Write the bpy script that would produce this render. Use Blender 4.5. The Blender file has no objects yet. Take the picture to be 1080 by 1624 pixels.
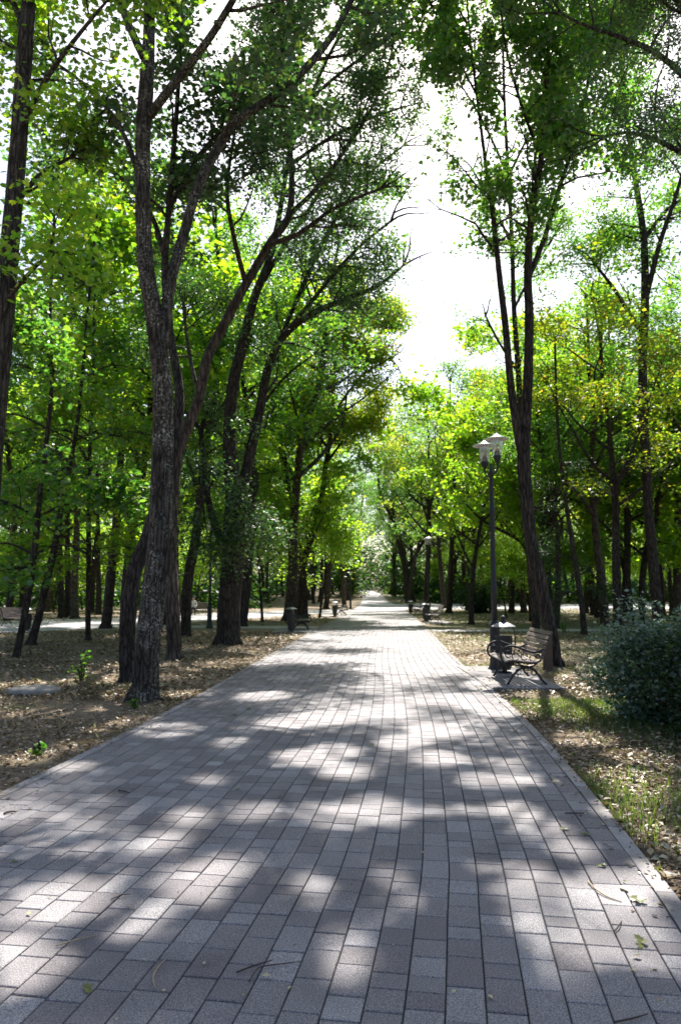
import bpy, bmesh, math, random
import numpy as np
from mathutils import Vector, Matrix, Euler, noise as mnoise

# ------------------------------------------------------------------ camera, sky, sun, exposure
SC = bpy.context.scene
COL = SC.collection
F_PX, HORIZON, EYE = 1170.0, 940.0, 1.55
PITCH = math.atan((HORIZON - 812.0) / F_PX)
cam_d = bpy.data.cameras.new("camera")
cam = bpy.data.objects.new("camera", cam_d); COL.objects.link(cam)
cam.location = (0, 0, EYE)
cam.rotation_euler = (math.radians(90) + PITCH, 0, 0)
cam_d.sensor_fit = 'HORIZONTAL'; cam_d.sensor_width = 36.0
cam_d.lens = 36.0 * F_PX / 1080.0
cam_d.clip_end = 2000; cam_d.clip_start = 0.05
cam_d.dof.use_dof = True; cam_d.dof.focus_distance = 4.6; cam_d.dof.aperture_fstop = 5.0
SC.camera = cam

SUN_EL, SUN_AZ = math.radians(52), math.radians(9)      # ahead and a little to the right
W = bpy.data.worlds.new("World"); SC.world = W; W.use_nodes = True
wn = W.node_tree
sky = wn.nodes.new('ShaderNodeTexSky'); sky.sky_type = 'NISHITA'; sky.sun_disc = False
sky.sun_elevation = SUN_EL; sky.sun_rotation = SUN_AZ
sky.air_density = 1.0; sky.dust_density = 2.6; sky.ozone_density = 1.0
bg = wn.nodes['Background']; bg.inputs[1].default_value = 0.085
wn.links.new(sky.outputs[0], bg.inputs[0])
sun_d = bpy.data.lights.new("sun", 'SUN'); sun_d.energy = 5.0; sun_d.angle = math.radians(0.45)
sun_d.color = (1.0, 0.95, 0.88)
sun = bpy.data.objects.new("sun", sun_d); COL.objects.link(sun)
sdir = Vector((math.sin(SUN_AZ)*math.cos(SUN_EL), math.cos(SUN_AZ)*math.cos(SUN_EL), math.sin(SUN_EL)))
sun.rotation_euler = sdir.to_track_quat('Z', 'Y').to_euler()
sun.location = sdir * 60
SC.view_settings.view_transform = 'Standard'; SC.view_settings.look = 'None'
SC.view_settings.gamma = 1.0; SC.view_settings.exposure = 1.45
cy = SC.cycles
cy.max_bounces = 8; cy.diffuse_bounces = 5; cy.transmission_bounces = 6; cy.glossy_bounces = 2
cy.transparent_max_bounces = 6; cy.caustics_reflective = False; cy.caustics_refractive = False

# ------------------------------------------------------------------ geometry helpers
RX = Euler((math.radians(90) + PITCH, 0, 0)).to_matrix()
def ray(px, py): return RX @ Vector(((px-540)/F_PX, -(py-812)/F_PX, -1.0))
def at(px, py, Y):
    d = ray(px, py); return Vector((d.x/d.y*Y, Y, EYE + d.z/d.y*Y))
def gpt(px, py, z=0.0):
    d = ray(px, py); t = (z-EYE)/d.z
    return Vector((d.x*t, d.y*t, z))

KN = [(70, 0), (80, .12), (90, .33), (100, .62), (120, 1.3), (145, 2.1), (200, 3.4), (500, 9)]
def rise(y):
    return float(np.interp(y, [k[0] for k in KN], [k[1] for k in KN]))

class MB:
    def __init__(s): s.v = []; s.f = []; s.n = 0; s.mi = []
    def add(s, v, f, mi=0):
        o = s.n; s.v.extend([tuple(map(float, p)) for p in v]); s.n += len(v)
        s.f.extend([tuple(i+o for i in q) for q in f]); s.mi.extend([mi]*len(f))
    def box(s, c, size, R=None, mi=0):
        hx, hy, hz = size[0]/2, size[1]/2, size[2]/2
        v = [Vector((x, y, z)) for x in (-hx, hx) for y in (-hy, hy) for z in (-hz, hz)]
        if R is not None: v = [R @ p for p in v]
        v = [p + Vector(c) for p in v]
        s.add(v, [(0,1,3,2),(4,6,7,5),(0,4,5,1),(2,3,7,6),(0,2,6,4),(1,5,7,3)], mi)
    def tube(s, pts, rad, n=8, cap=True, sub=0, rough=0.0, rng=None):
        P = [Vector(p) for p in pts]; R = list(rad) if hasattr(rad, '__len__') else [rad]*len(P)
        if sub: P, R = smooth(P, R, sub)
        t = (P[1]-P[0]).normalized()
        a = Vector((0,1,0)) if abs(t.z) > .7 else Vector((0,0,1))
        u = (a - t*a.dot(t)).normalized(); V = []; Fc = []
        ph = [rng.uniform(0, 6.28) for _ in range(4)] if rng else None
        for i, p in enumerate(P):
            t = (P[min(i+1, len(P)-1)] - P[max(i-1, 0)]).normalized()
            u = (u - t*u.dot(t)).normalized(); w = t.cross(u)
            for k in range(n):
                an = 2*math.pi*k/n; r = R[i]
                if rng and rough:
                    r *= 1 + rough*(.6*math.sin(3*an+ph[0]+.13*i) + .5*math.sin(5*an+ph[1]-.2*i) + .6*math.sin(an+ph[2]+.5*i) + rng.uniform(-.35,.35))
                V.append(p + (u*math.cos(an) + w*math.sin(an))*r)
        for i in range(len(P)-1):
            for k in range(n):
                k2 = (k+1) % n
                Fc.append((i*n+k, i*n+k2, (i+1)*n+k2, (i+1)*n+k))
        if cap:
            Fc.append(tuple(range(n-1, -1, -1))); Fc.append(tuple(range((len(P)-1)*n, len(P)*n)))
        s.add(V, Fc)
    def lathe(s, prof, n=16, c=(0,0,0), mi=0):
        V = []; Fc = []; m = len(prof)
        for r, z in prof:
            for k in range(n):
                a = 2*math.pi*k/n; V.append((c[0]+r*math.cos(a), c[1]+r*math.sin(a), c[2]+z))
        for i in range(m-1):
            for k in range(n):
                k2 = (k+1) % n; Fc.append((i*n+k, i*n+k2, (i+1)*n+k2, (i+1)*n+k))
        if prof[0][0] > 1e-4: Fc.append(tuple(range(n-1,-1,-1)))
        if prof[-1][0] > 1e-4: Fc.append(tuple(range((m-1)*n, m*n)))
        s.add(V, Fc, mi)
    def build(s, name, mats, parent=None, smooth_=False, off=(0,0,0)):
        me = bpy.data.meshes.new(name)
        o3 = Vector(off)
        me.from_pydata([tuple(Vector(p)-o3) for p in s.v], [], s.f); me.validate()
        return link(name, me, mats, parent, smooth_, s.mi)

def link(name, me, mats, parent=None, smooth_=False, mi=None):
    for m in (mats if isinstance(mats, (list, tuple)) else [mats]): me.materials.append(m)
    if mi and len(mi) == len(me.polygons): me.polygons.foreach_set('material_index', mi)
    if smooth_: me.polygons.foreach_set('use_smooth', [True]*len(me.polygons))
    o = bpy.data.objects.new(name, me); COL.objects.link(o)
    if parent: o.parent = parent
    return o

def smooth(P, R, sub):
    n = len(P); oP = []; oR = []
    for i in range(n-1):
        p0, p1, p2, p3 = P[max(i-1,0)], P[i], P[i+1], P[min(i+2,n-1)]
        for k in range(sub):
            t = k/sub
            q = .5*((2*p1) + (p2-p0)*t + (2*p0-5*p1+4*p2-p3)*t*t + (3*p1-p0-3*p2+p3)*t**3)
            oP.append(q); oR.append(R[i]*(1-t) + R[i+1]*t)
    oP.append(P[-1]); oR.append(R[-1]); return oP, oR

def empty(name, loc, rz=0, s=1):
    o = bpy.data.objects.new(name, None); COL.objects.link(o); o.empty_display_size = .3
    o.location = loc; o.rotation_euler = (0, 0, rz); o.scale = (s, s, s); return o
def tag(o, label, cat, group=None, kind=None):
    o['label'] = label; o['category'] = cat
    if group: o['group'] = group
    if kind: o['kind'] = kind
    return o
def struct(o, label=None, cat=None):
    o['kind'] = 'structure'
    if label: o['label'] = label
    if cat: o['category'] = cat
    return o
def dup(root, loc, rz=0, s=1.0, label=None, group=None, sz=None):
    r = root.copy(); COL.objects.link(r); r.location = loc; r.rotation_euler = (0,0,rz)
    r.scale = (s, s, sz if sz else s)
    if label: r['label'] = label
    if group: r['group'] = group
    for ch in list(root.children):
        c = ch.copy(); COL.objects.link(c); c.parent = r
        for g in list(ch.children):
            d = g.copy(); COL.objects.link(d); d.parent = c
    return r

# ------------------------------------------------------------------ materials
def mat(name):
    m = bpy.data.materials.new(name); m.use_nodes = True; nt = m.node_tree
    return m, nt, nt.nodes['Principled BSDF']
def N(nt, typ, **kw):
    n = nt.nodes.new(typ)
    for k, v in kw.items():
        if k in n.inputs: n.inputs[k].default_value = v
        else: setattr(n, k, v)
    return n
def ramp(nt, stops, fac=None, interp='LINEAR'):
    r = nt.nodes.new('ShaderNodeValToRGB'); cr = r.color_ramp; cr.interpolation = interp
    while len(cr.elements) < len(stops): cr.elements.new(.5)
    for e, (p, c) in zip(cr.elements, stops): e.position = p; e.color = (*c, 1)
    if fac is not None: nt.links.new(fac, r.inputs[0])
    return r
def mixc(nt, a, b, fac, mode='MIX'):
    m = nt.nodes.new('ShaderNodeMix'); m.data_type = 'RGBA'; m.blend_type = mode
    for s, i in ((a, 6), (b, 7), (fac, 0)):
        if isinstance(s, (float, int)): m.inputs[i].default_value = s
        elif isinstance(s, tuple): m.inputs[i].default_value = (*s, 1)
        else: nt.links.new(s, m.inputs[i])
    return m.outputs[2]
def noise(nt, scale, detail=4, rough=.55, coord=None, dist=0):
    n = N(nt, 'ShaderNodeTexNoise', Scale=scale, Detail=detail, Roughness=rough, Distortion=dist)
    if coord is not None: nt.links.new(coord, n.inputs['Vector'])
    return n
def bump(nt, h, strength, dist, bsdf):
    b = N(nt, 'ShaderNodeBump', Strength=strength, Distance=dist)
    nt.links.new(h, b.inputs['Height']); nt.links.new(b.outputs[0], bsdf.inputs['Normal'])
def objco(nt, sc=(1,1,1)):
    t = nt.nodes.new('ShaderNodeTexCoord'); mp = nt.nodes.new('ShaderNodeMapping')
    mp.inputs['Scale'].default_value = sc; nt.links.new(t.outputs['Object'], mp.inputs[0]); return mp.outputs[0]

def leaf_mat(name, stops, trans, tmix=.5, gloss=.05):
    m, nt, p = mat(name); nt.nodes.remove(p); out = nt.nodes['Material Output']
    g = nt.nodes.new('ShaderNodeNewGeometry')
    c = ramp(nt, stops, g.outputs['Random Per Island'])
    tr = ramp(nt, trans, g.outputs['Random Per Island'])
    d = N(nt, 'ShaderNodeBsdfDiffuse'); nt.links.new(c.outputs[0], d.inputs[0])
    t = N(nt, 'ShaderNodeBsdfTranslucent'); nt.links.new(tr.outputs[0], t.inputs[0])
    mx = nt.nodes.new('ShaderNodeMixShader'); mx.inputs[0].default_value = tmix
    nt.links.new(d.outputs[0], mx.inputs[1]); nt.links.new(t.outputs[0], mx.inputs[2])
    gl = N(nt, 'ShaderNodeBsdfGlossy', Roughness=.42); gl.inputs[0].default_value = (1,1,1,1)
    m2 = nt.nodes.new('ShaderNodeMixShader'); m2.inputs[0].default_value = gloss
    nt.links.new(mx.outputs[0], m2.inputs[1]); nt.links.new(gl.outputs[0], m2.inputs[2])
    nt.links.new(m2.outputs[0], out.inputs[0]); return m

L_DEEP = leaf_mat('deep_green_leaf', [(0,(.020,.052,.022)),(.5,(.030,.072,.025)),(1,(.05,.095,.026))],
                  [(0,(.045,.15,.03)),(.6,(.09,.24,.035)),(.85,(.16,.34,.035)),(1,(.38,.52,.03))], .46, .07)
L_MID = leaf_mat('mid_green_leaf', [(0,(.028,.078,.016)),(.5,(.045,.11,.018)),(1,(.075,.13,.02))],
                  [(0,(.10,.32,.03)),(.6,(.19,.48,.035)),(1,(.48,.70,.04))], .52, .05)
L_BRIGHT = leaf_mat('yellow_green_leaf', [(0,(.05,.10,.012)),(.5,(.085,.14,.014)),(1,(.12,.15,.016))],
                  [(0,(.24,.56,.018)),(.6,(.42,.76,.022)),(1,(.74,.86,.03))], .58, .05)
L_AUTUMN = leaf_mat('autumn_yellow_leaf', [(0,(.045,.09,.014)),(.6,(.085,.125,.016)),(.92,(.13,.13,.018)),(1,(.16,.09,.02))],
                  [(0,(.24,.48,.015)),(.6,(.50,.70,.02)),(.92,(.75,.70,.03)),(1,(.75,.42,.03))], .54, .05)
L_FAR = leaf_mat('distant_leaf', [(0,(.015,.042,.016)),(1,(.035,.075,.02))], [(0,(.03,.10,.02)),(.7,(.08,.20,.03)),(1,(.25,.38,.03))], .42, .02)
L_SILVER = leaf_mat('grey_green_leaf', [(0,(.04,.09,.055)),(.6,(.07,.135,.085)),(1,(.16,.22,.165))],
                  [(0,(.09,.22,.08)),(1,(.2,.34,.16))], .4, .09)
L_DARK = leaf_mat('dark_green_leaf', [(0,(.012,.034,.016)),(1,(.03,.06,.024))],
                  [(0,(.03,.09,.02)),(1,(.08,.17,.03))], .4, .05)
L_LITTER = leaf_mat('dry_leaf', [(0,(.085,.05,.028)),(.35,(.16,.105,.06)),(.6,(.26,.19,.11)),(.8,(.42,.34,.22)),(.93,(.52,.46,.32)),(.96,(.28,.25,.05)),(1,(.10,.13,.03))],
                  [(0,(.08,.05,.02)),(1,(.3,.24,.1))], .25, .04)
L_GRASS = leaf_mat('grass_blade', [(0,(.04,.085,.022)),(.6,(.08,.13,.032)),(1,(.16,.16,.055))],
                  [(0,(.14,.28,.03)),(1,(.3,.36,.06))], .45, .04)

def bark(name, c1, c2, c3, fl=.62, ridge=1.0):
    m, nt, p = mat(name)
    co = objco(nt, (1, 1, .16)); co1 = objco(nt)
    n1 = noise(nt, 26*ridge, 5, .6, co, 1.2); n2 = noise(nt, 2.2, 5, .65, co1); n3 = noise(nt, 30, 4, .75, co1)
    v = N(nt, 'ShaderNodeTexVoronoi', Scale=17*ridge, feature='DISTANCE_TO_EDGE')
    ws = nt.nodes.new('ShaderNodeMix'); ws.data_type = 'VECTOR'; ws.inputs[0].default_value = .06
    nt.links.new(co, ws.inputs[4]); nt.links.new(noise(nt, 9, 3, .6, co).outputs['Color'], ws.inputs[5]); nt.links.new(ws.outputs[1], v.inputs['Vector'])
    fur = ramp(nt, [(0,(.25,.25,.25)),(.10,(.8,.8,.8)),(.3,(1.15,1.15,1.15))], v.outputs['Distance'])
    base = ramp(nt, [(.30, c1), (.58, c2), (.8, tuple(x*1.5 for x in c2))], n1.outputs[0])
    c = mixc(nt, base.outputs[0], fur.outputs[0], .9, 'MULTIPLY')
    pat = ramp(nt, [(fl, (0,0,0)), (fl+.06, (1,1,1))], n3.outputs[0])
    msk = mixc(nt, pat.outputs[0], ramp(nt, [(.42,(0,0,0)),(.60,(1,1,1))], n2.outputs[0]).outputs[0], 1.0, 'MULTIPLY')
    c = mixc(nt, c, c3, msk)
    stain = ramp(nt, [(.35,(.55,.55,.55)),(.6,(1.1,1.1,1.1))], n2.outputs[0]); c = mixc(nt, c, stain.outputs[0], .8, 'MULTIPLY')
    nt.links.new(c, p.inputs['Base Color']); p.inputs['Roughness'].default_value = .95; p.inputs['Specular IOR Level'].default_value = .2
    h = mixc(nt, n1.outputs[0], fur.outputs[0], .6)
    bump(nt, h, 1.0, .06, p); return m
B_FLECK = bark('flecked_dark_bark', (.035,.030,.026), (.11,.093,.078), (.46,.42,.36), .535)
B_DARK = bark('dark_bark', (.026,.020,.018), (.085,.068,.058), (.20,.17,.14), .66)
B_BROWN = bark('brown_ridged_bark', (.042,.032,.027), (.13,.10,.083), (.24,.2,.17), .66, .7)
B_GREY = bark('grey_brown_bark', (.03,.026,.022), (.10,.085,.072), (.28,.25,.2), .6)

def plain(name, col, rough=.6, metal=0, nscale=30, amt=.25, bmp=.15, bd=.004):
    m, nt, p = mat(name); co = objco(nt)
    n = noise(nt, nscale, 5, .6, co)
    dk = tuple(c*(1-amt) for c in col); lt = tuple(min(1, c*(1+amt)) for c in col)
    r = ramp(nt, [(.3, dk), (.7, lt)], n.outputs[0]); nt.links.new(r.outputs[0], p.inputs['Base Color'])
    p.inputs['Roughness'].default_value = rough; p.inputs['Metallic'].default_value = metal
    if bmp: bump(nt, n.outputs[0], bmp, bd, p)
    return m
M_IRON = plain('black_painted_iron', (.014,.014,.016), .6, 0, 60, .3, .2, .002)
M_WOOD = None
def wood(name, a, b, c=None):
    m, nt, p = mat(name); co = objco(nt, (1, .06, 1)); n = noise(nt, 60, 5, .6, co, .4)
    n2 = noise(nt, 2.5, 3, .6, objco(nt))
    r = ramp(nt, [(.3, a), (.7, b)], n.outputs[0]); nt.links.new(mixc(nt, r.outputs[0], tuple(x*.6 for x in a), n2.outputs[0]), p.inputs['Base Color'])
    p.inputs['Roughness'].default_value = .45; bump(nt, n.outputs[0], .3, .003, p); return m
M_WOOD = wood('weathered_brown_slats', (.13,.095,.085), (.27,.215,.20))
M_BOARD = wood('brown_board', (.075,.045,.033), (.13,.082,.06))
M_BIN = plain('dark_bin_metal', (.03,.026,.026), .5, 0, 40, .3)
M_ROOF = plain('galvanised_sheet', (.26,.26,.28), .45, .4, 25, .15, .08)
M_CONC = plain('concrete', (.20,.185,.185), .85, 0, 14, .22, .4, .006)
M_STONE = plain('pale_stone', (.24,.225,.20), .85, 0, 9, .3, .5, .015)
M_SHADE = plain('white_lamp_shade', (.72,.73,.74), .3, 0, 8, .05, 0)
def glassm():
    m, nt, p = mat('lamp_glass'); nt.nodes.remove(p); out = nt.nodes['Material Output']
    t = N(nt, 'ShaderNodeBsdfTransparent'); t.inputs[0].default_value = (.9,.92,.93,1)
    d = N(nt, 'ShaderNodeBsdfTranslucent'); d.inputs[0].default_value = (.85,.87,.9,1)
    g = N(nt, 'ShaderNodeBsdfGlossy', Roughness=.08)
    a = nt.nodes.new('ShaderNodeMixShader'); a.inputs[0].default_value = .3
    b = nt.nodes.new('ShaderNodeMixShader'); b.inputs[0].default_value = .15
    nt.links.new(t.outputs[0], a.inputs[1]); nt.links.new(d.outputs[0], a.inputs[2])
    nt.links.new(a.outputs[0], b.inputs[1]); nt.links.new(g.outputs[0], b.inputs[2]); nt.links.new(b.outputs[0], out.inputs[0]); return m
M_GLASS = glassm()

def paver_mat():
    m, nt, p = mat('grey_violet_pavers')
    g = nt.nodes.new('ShaderNodeNewGeometry'); co = objco(nt)
    isl = ramp(nt, [(0,(.130,.117,.124)),(.3,(.160,.147,.153)),(.65,(.190,.177,.183)),(.9,(.220,.208,.213)),(1,(.255,.244,.248))], g.outputs['Random Per Island'])
    s1 = noise(nt, 165, 3, .9, co); s2 = noise(nt, 95, 3, .7, co); s3 = noise(nt, 1.4, 5, .6, co)
    sp = ramp(nt, [(.36,(.22,.22,.22)),(.5,(.95,.95,.95)),(.60,(1.95,1.93,1.9))], s1.outputs[0])
    c = mixc(nt, isl.outputs[0], sp.outputs[0], .95, 'MULTIPLY')
    st = ramp(nt, [(.28,(.55,.53,.53)),(.45,(.92,.91,.91)),(.7,(1.15,1.15,1.14))], s3.outputs[0])
    c = mixc(nt, c, st.outputs[0], .8, 'MULTIPLY')
    st2 = ramp(nt, [(.3,(.8,.8,.8)),(.7,(1.15,1.15,1.15))], s2.outputs[0])
    c = mixc(nt, c, st2.outputs[0], .8, 'MULTIPLY')
    nt.links.new(c, p.inputs['Base Color']); p.inputs['Roughness'].default_value = .72
    h = mixc(nt, s1.outputs[0], s2.outputs[0], .4)
    bump(nt, h, .55, .004, p); return m
M_PAVER = paver_mat()
def kerb_mat():
    m, nt, p = mat('kerb_concrete'); g = nt.nodes.new('ShaderNodeNewGeometry'); co = objco(nt)
    isl = ramp(nt, [(0,(.21,.19,.185)),(1,(.32,.30,.295))], g.outputs['Random Per Island'])
    s = noise(nt, 90, 4, .7, co); s3 = noise(nt, 3, 4, .6, co)
    c = mixc(nt, isl.outputs[0], ramp(nt, [(.3,(.6,.6,.6)),(.7,(1.25,1.25,1.25))], s.outputs[0]).outputs[0], .8, 'MULTIPLY')
    c = mixc(nt, c, ramp(nt, [(.3,(.65,.63,.6)),(.65,(1.1,1.1,1.1))], s3.outputs[0]).outputs[0], .8, 'MULTIPLY')
    nt.links.new(c, p.inputs['Base Color']); p.inputs['Roughness'].default_value = .85
    bump(nt, s.outputs[0], .5, .004, p); return m
M_KERB = kerb_mat()
def soil_mat():
    m, nt, p = mat('soil_with_litter'); co = objco(nt)
    a = noise(nt, .35, 6, .6, co); b = noise(nt, 9, 8, .7, co); c_ = noise(nt, 60, 5, .7, co)
    soil = ramp(nt, [(.25,(.075,.053,.034)),(.45,(.16,.118,.078)),(.6,(.25,.19,.125)),(.78,(.38,.30,.20))], b.outputs[0])
    grit = ramp(nt, [(.3,(.5,.5,.5)),(.7,(1.5,1.45,1.4))], c_.outputs[0])
    c = mixc(nt, soil.outputs[0], grit.outputs[0], .8, 'MULTIPLY')
    moss = ramp(nt, [(.3,(.06,.075,.022)),(.7,(.16,.16,.06))], c_.outputs[0])
    # thin turf east of the walk and on the far lawns
    sx = nt.nodes.new('ShaderNodeSeparateXYZ'); nt.links.new(co, sx.inputs[0])
    mr = N(nt, 'ShaderNodeMapRange'); mr.inputs[1].default_value = 0; mr.inputs[2].default_value = 6
    mr.inputs[3].default_value = -.10; mr.inputs[4].default_value = .07; nt.links.new(sx.outputs[0], mr.inputs[0])
    ad = N(nt, 'ShaderNodeMath', operation='ADD'); nt.links.new(a.outputs[0], ad.inputs[0]); nt.links.new(mr.outputs[0], ad.inputs[1])
    ad2 = N(nt, 'ShaderNodeMath', operation='MULTIPLY_ADD'); nt.links.new(b.outputs[0], ad2.inputs[0]); ad2.inputs[1].default_value = .35; nt.links.new(ad.outputs[0], ad2.inputs[2])
    gm = ramp(nt, [(.66,(0,0,0)),(.80,(1,1,1))], ad2.outputs[0])
    c = mixc(nt, c, moss.outputs[0], gm.outputs[0])
    nt.links.new(c, p.inputs['Base Color']); p.inputs['Roughness'].default_value = .95
    h = mixc(nt, b.outputs[0], c_.outputs[0], .4); bump(nt, h, 1.0, .05, p); return m
M_SOIL = soil_mat()
M_PATH2 = plain('worn_pale_paving', (.34,.32,.33), .85, 0, 5, .22, .3, .004)

# ------------------------------------------------------------------ ground and paths
CY = np.array([-3, 0, 2, 2.65, 3.84, 5.04, 8.6, 12.5, 17.8, 25, 33, 44, 55.6, 70, 85, 100, 115, 130, 145, 160.])
CX = np.array([-2.1,-1.35,-.94,-.80,-.61,-.44,-.07,.19,.45,.92,1.42,2.1,2.75,3.6,4.2,4.55,5.0,5.1,3.2,-2.])
HW = np.array([2.28]*7+[2.28,2.28,2.32,2.4,2.4,2.4,2.3,1.9,1.6,1.5,1.5,1.5,1.5])
# resample to a smooth centre line by arc length
_P = [Vector((x, y, 0)) for x, y in zip(CX, CY)]
_S, _R = smooth(_P, list(HW), 12)
SX = np.array([p.x for p in _S]); SY = np.array([p.y for p in _S]); SH = np.array(_R)
AL = np.concatenate([[0], np.cumsum(np.hypot(np.diff(SX), np.diff(SY)))])
def centre(s): return np.interp(s, AL, SX), np.interp(s, AL, SY), np.interp(s, AL, SH)
def pathpos(s, u):
    x, y, h = centre(s); x2, y2, _ = centre(s+.15); x1, y1, _ = centre(s-.15)
    tx, ty = x2-x1, y2-y1; L = np.hypot(tx, ty)+1e-9
    return x + ty/L*u, y - tx/L*u
def path_x(y): return float(np.interp(y, SY, SX))
def path_hw(y): return float(np.interp(y, SY, SH))

# ground sheet
gx = np.array([-400,-200,-120,-80,-50,-30,-20,-12,-6,0,6,12,20,30,50,80,120,200,400.])
gy = np.array([-40,-10,0,10,20,30,40,50,60]+[k[0] for k in KN])
V = [(x, y, rise(y)-.02) for y in gy for x in gx]; nx = len(gx)
b = MB(); b.add(V, [(j*nx+i, j*nx+i+1, (j+1)*nx+i+1, (j+1)*nx+i) for j in range(len(gy)-1) for i in range(nx-1)])
struct(b.build('ground', M_SOIL), 'brown leaf strewn soil under the trees', 'ground')

# main walk: every paver its own little chamfered block in one sheet of paving
rng = np.random.default_rng(7); pr = random.Random(3)
NC = 29; TV = []; TF = []
s_end = float(np.interp(62.0, SY, AL))
def tile(s0, s1, u0, u1, dz):
    g, ch = .0028, .004
    o = len(TV)
    for (a, z) in ((0, -.015), (0, -.0035), (ch, 0)):
        for (ss, uu) in ((s0+g+a, u0+g+a), (s1-g-a, u0+g+a), (s1-g-a, u1-g-a), (s0+g+a, u1-g-a)):
            TV.append((ss, uu, z+dz))
    for r in (0, 4):
        for k in range(4): TF.append((o+r+k, o+r+4+k, o+r+4+(k+1)%4, o+r+(k+1)%4))
    TF.append((o+8, o+11, o+10, o+9))
for c in range(NC):
    s = pr.uniform(0, .2)
    while s < s_end:
        L = pr.choice([.12,.16,.16,.24,.24,.24])
        tile(s, s+L, -1+2*c/NC, -1+2*(c+1)/NC, pr.uniform(-.0018,.0018)) if False else None
        hw = float(np.interp(s, AL, SH)) - .10
        u0, u1 = hw*(-1+2*c/NC), hw*(-1+2*(c+1)/NC)
        tile(s, s+L, u0, u1, pr.uniform(-.0018,.0018)); s += L
A = np.array(TV); X, Y = pathpos(A[:,0], A[:,1])
me = bpy.data.meshes.new('path'); me.from_pydata(np.stack([X, Y, A[:,2]+.012], 1).tolist(), [], TF)
struct(link('path', me, M_PAVER), 'broad walk of grey violet pavers', 'path')
# sand bed that shows in the joints + kerbs
b = MB(); ss = np.arange(0, s_end, .5); n = len(ss)
V = []
for s in ss:
    h = float(np.interp(s, AL, SH))
    for u in (-h+.02, h-.02):
        x, y = pathpos(s, u); V.append((x, y, .0005))
b.add(V, [(2*i, 2*i+1, 2*i+3, 2*i+2) for i in range(n-1)])
M_SAND = plain('joint_sand', (.028,.025,.023), .95, 0, 40, .4)
struct(b.build('path_bed', M_SAND), 'dark sand in the paving joints', 'path bed')
TV, TF = [], []
for sg in (-1, 1):
    s = 0
    while s < s_end:
        L = pr.choice([.5,.5,1.0]); h = float(np.interp(s, AL, SH))
        u0, u1 = sorted((sg*(h-.098), sg*h)); tile(s, s+L, u0, u1, pr.uniform(-.001,.004)); s += L
A = np.array(TV); X, Y = pathpos(A[:,0], A[:,1])
me = bpy.data.meshes.new('kerb'); me.from_pydata(np.stack([X, Y, A[:,2]+.014], 1).tolist(), [], TF)
struct(link('kerb', me, M_KERB), 'narrow flush kerb along both sides of the walk', 'kerb')
def sheet(name, rows, m, dz, label):
    b = MB(); V = []
    for (xa, ya), (xb, yb) in rows: V += [(xa, ya, rise(ya)-.02+dz), (xb, yb, rise(yb)-.02+dz)]
    b.add(V, [(2*i, 2*i+1, 2*i+3, 2*i+2) for i in range(len(rows)-1)])
    return struct(b.build(name, m), label, 'path')
rows = []
for y in [61.5, 70, 80, 90, 100, 110, 120, 130, 138, 145, 152]:
    rows.append(((path_x(y)-path_hw(y), y), (path_x(y)+path_hw(y), y)))
sheet('path', rows, M_PATH2, .016, 'far stretch of the walk rising to the left')
sheet('path', [((-30, 20), (-26, 29)), ((-13.3, 28.6), (-17.5, 42)), ((-10.0, 34.2), (-13.6, 47)), ((-7.4, 41), (-10.2, 57)), ((-3, 52), (-4, 66)), ((.35, 58), (1.2, 69.5))], M_PATH2, .008, 'pale side path curving in from the left')
sheet('path', [((-9.3, 36.0), (-10.0, 33.9)), ((-.95, 34.5), (-.98, 32.2))], M_PATH2, .012, 'narrow cross path on the left')
sheet('path', [((3.75, 31.6), (3.72, 29.9)), ((16, 32.5), (16, 30.6)), ((40, 36), (40, 33))], M_PATH2, .012, 'narrow cross path on the right')
sheet('path', [((5.5, 70), (60, 70)), ((5.9, 80), (60, 80)), ((6.1, 85), (60, 85))], M_PATH2, .012, 'far side path running off to the right')

# ------------------------------------------------------------------ leaves
def leaf_template(kind):
    if kind == 'oval':
        v = [(0,0,0),(.5,.30,.06),(1,0,-.08),(.5,-.30,.06)]; f = [(0,1,2),(0,2,3)]
    elif kind == 'lance':
        v = [(0,0,0),(.4,.15,.04),(1,0,-.1),(.4,-.15,.04)]; f = [(0,1,2),(0,2,3)]
    elif kind == 'maple':
        up = [(0,0,0),(.08,.26,.02),(.30,.52,.0),(.42,.30,.05),(.72,.40,.0),(.74,.16,.04),(1.05,0,-.10)]
        dn = [(x,-y,z) for x, y, z in up[1:-1]]
        v = up + dn; f = [tuple(range(7)), (0,)+(6,)+tuple(range(11,6,-1))]
    elif kind == 'spray':      # a pinnate leaf: five leaflets on a stalk count as one leaf
        v, f = [], []
        for (ox, an) in ((.1,1.1),(.1,-1.1),(.42,.95),(.42,-.95),(.68,0)):
            L = .38; ca, sa = math.cos(an), math.sin(an); o = len(v)
            for (x, y, z) in [(0,0,0),(.5,.17,.03),(1,0,-.1),(.5,-.17,.03)]:
                x, y = x*L, y*L; v.append((ox+x*ca-y*sa, x*sa+y*ca, z*L-.12*ox))
            f += [(o,o+1,o+2),(o,o+2,o+3)]
    return np.array(v, float), f
TPL = {k: leaf_template(k) for k in ('oval','lance','maple','spray')}

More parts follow.
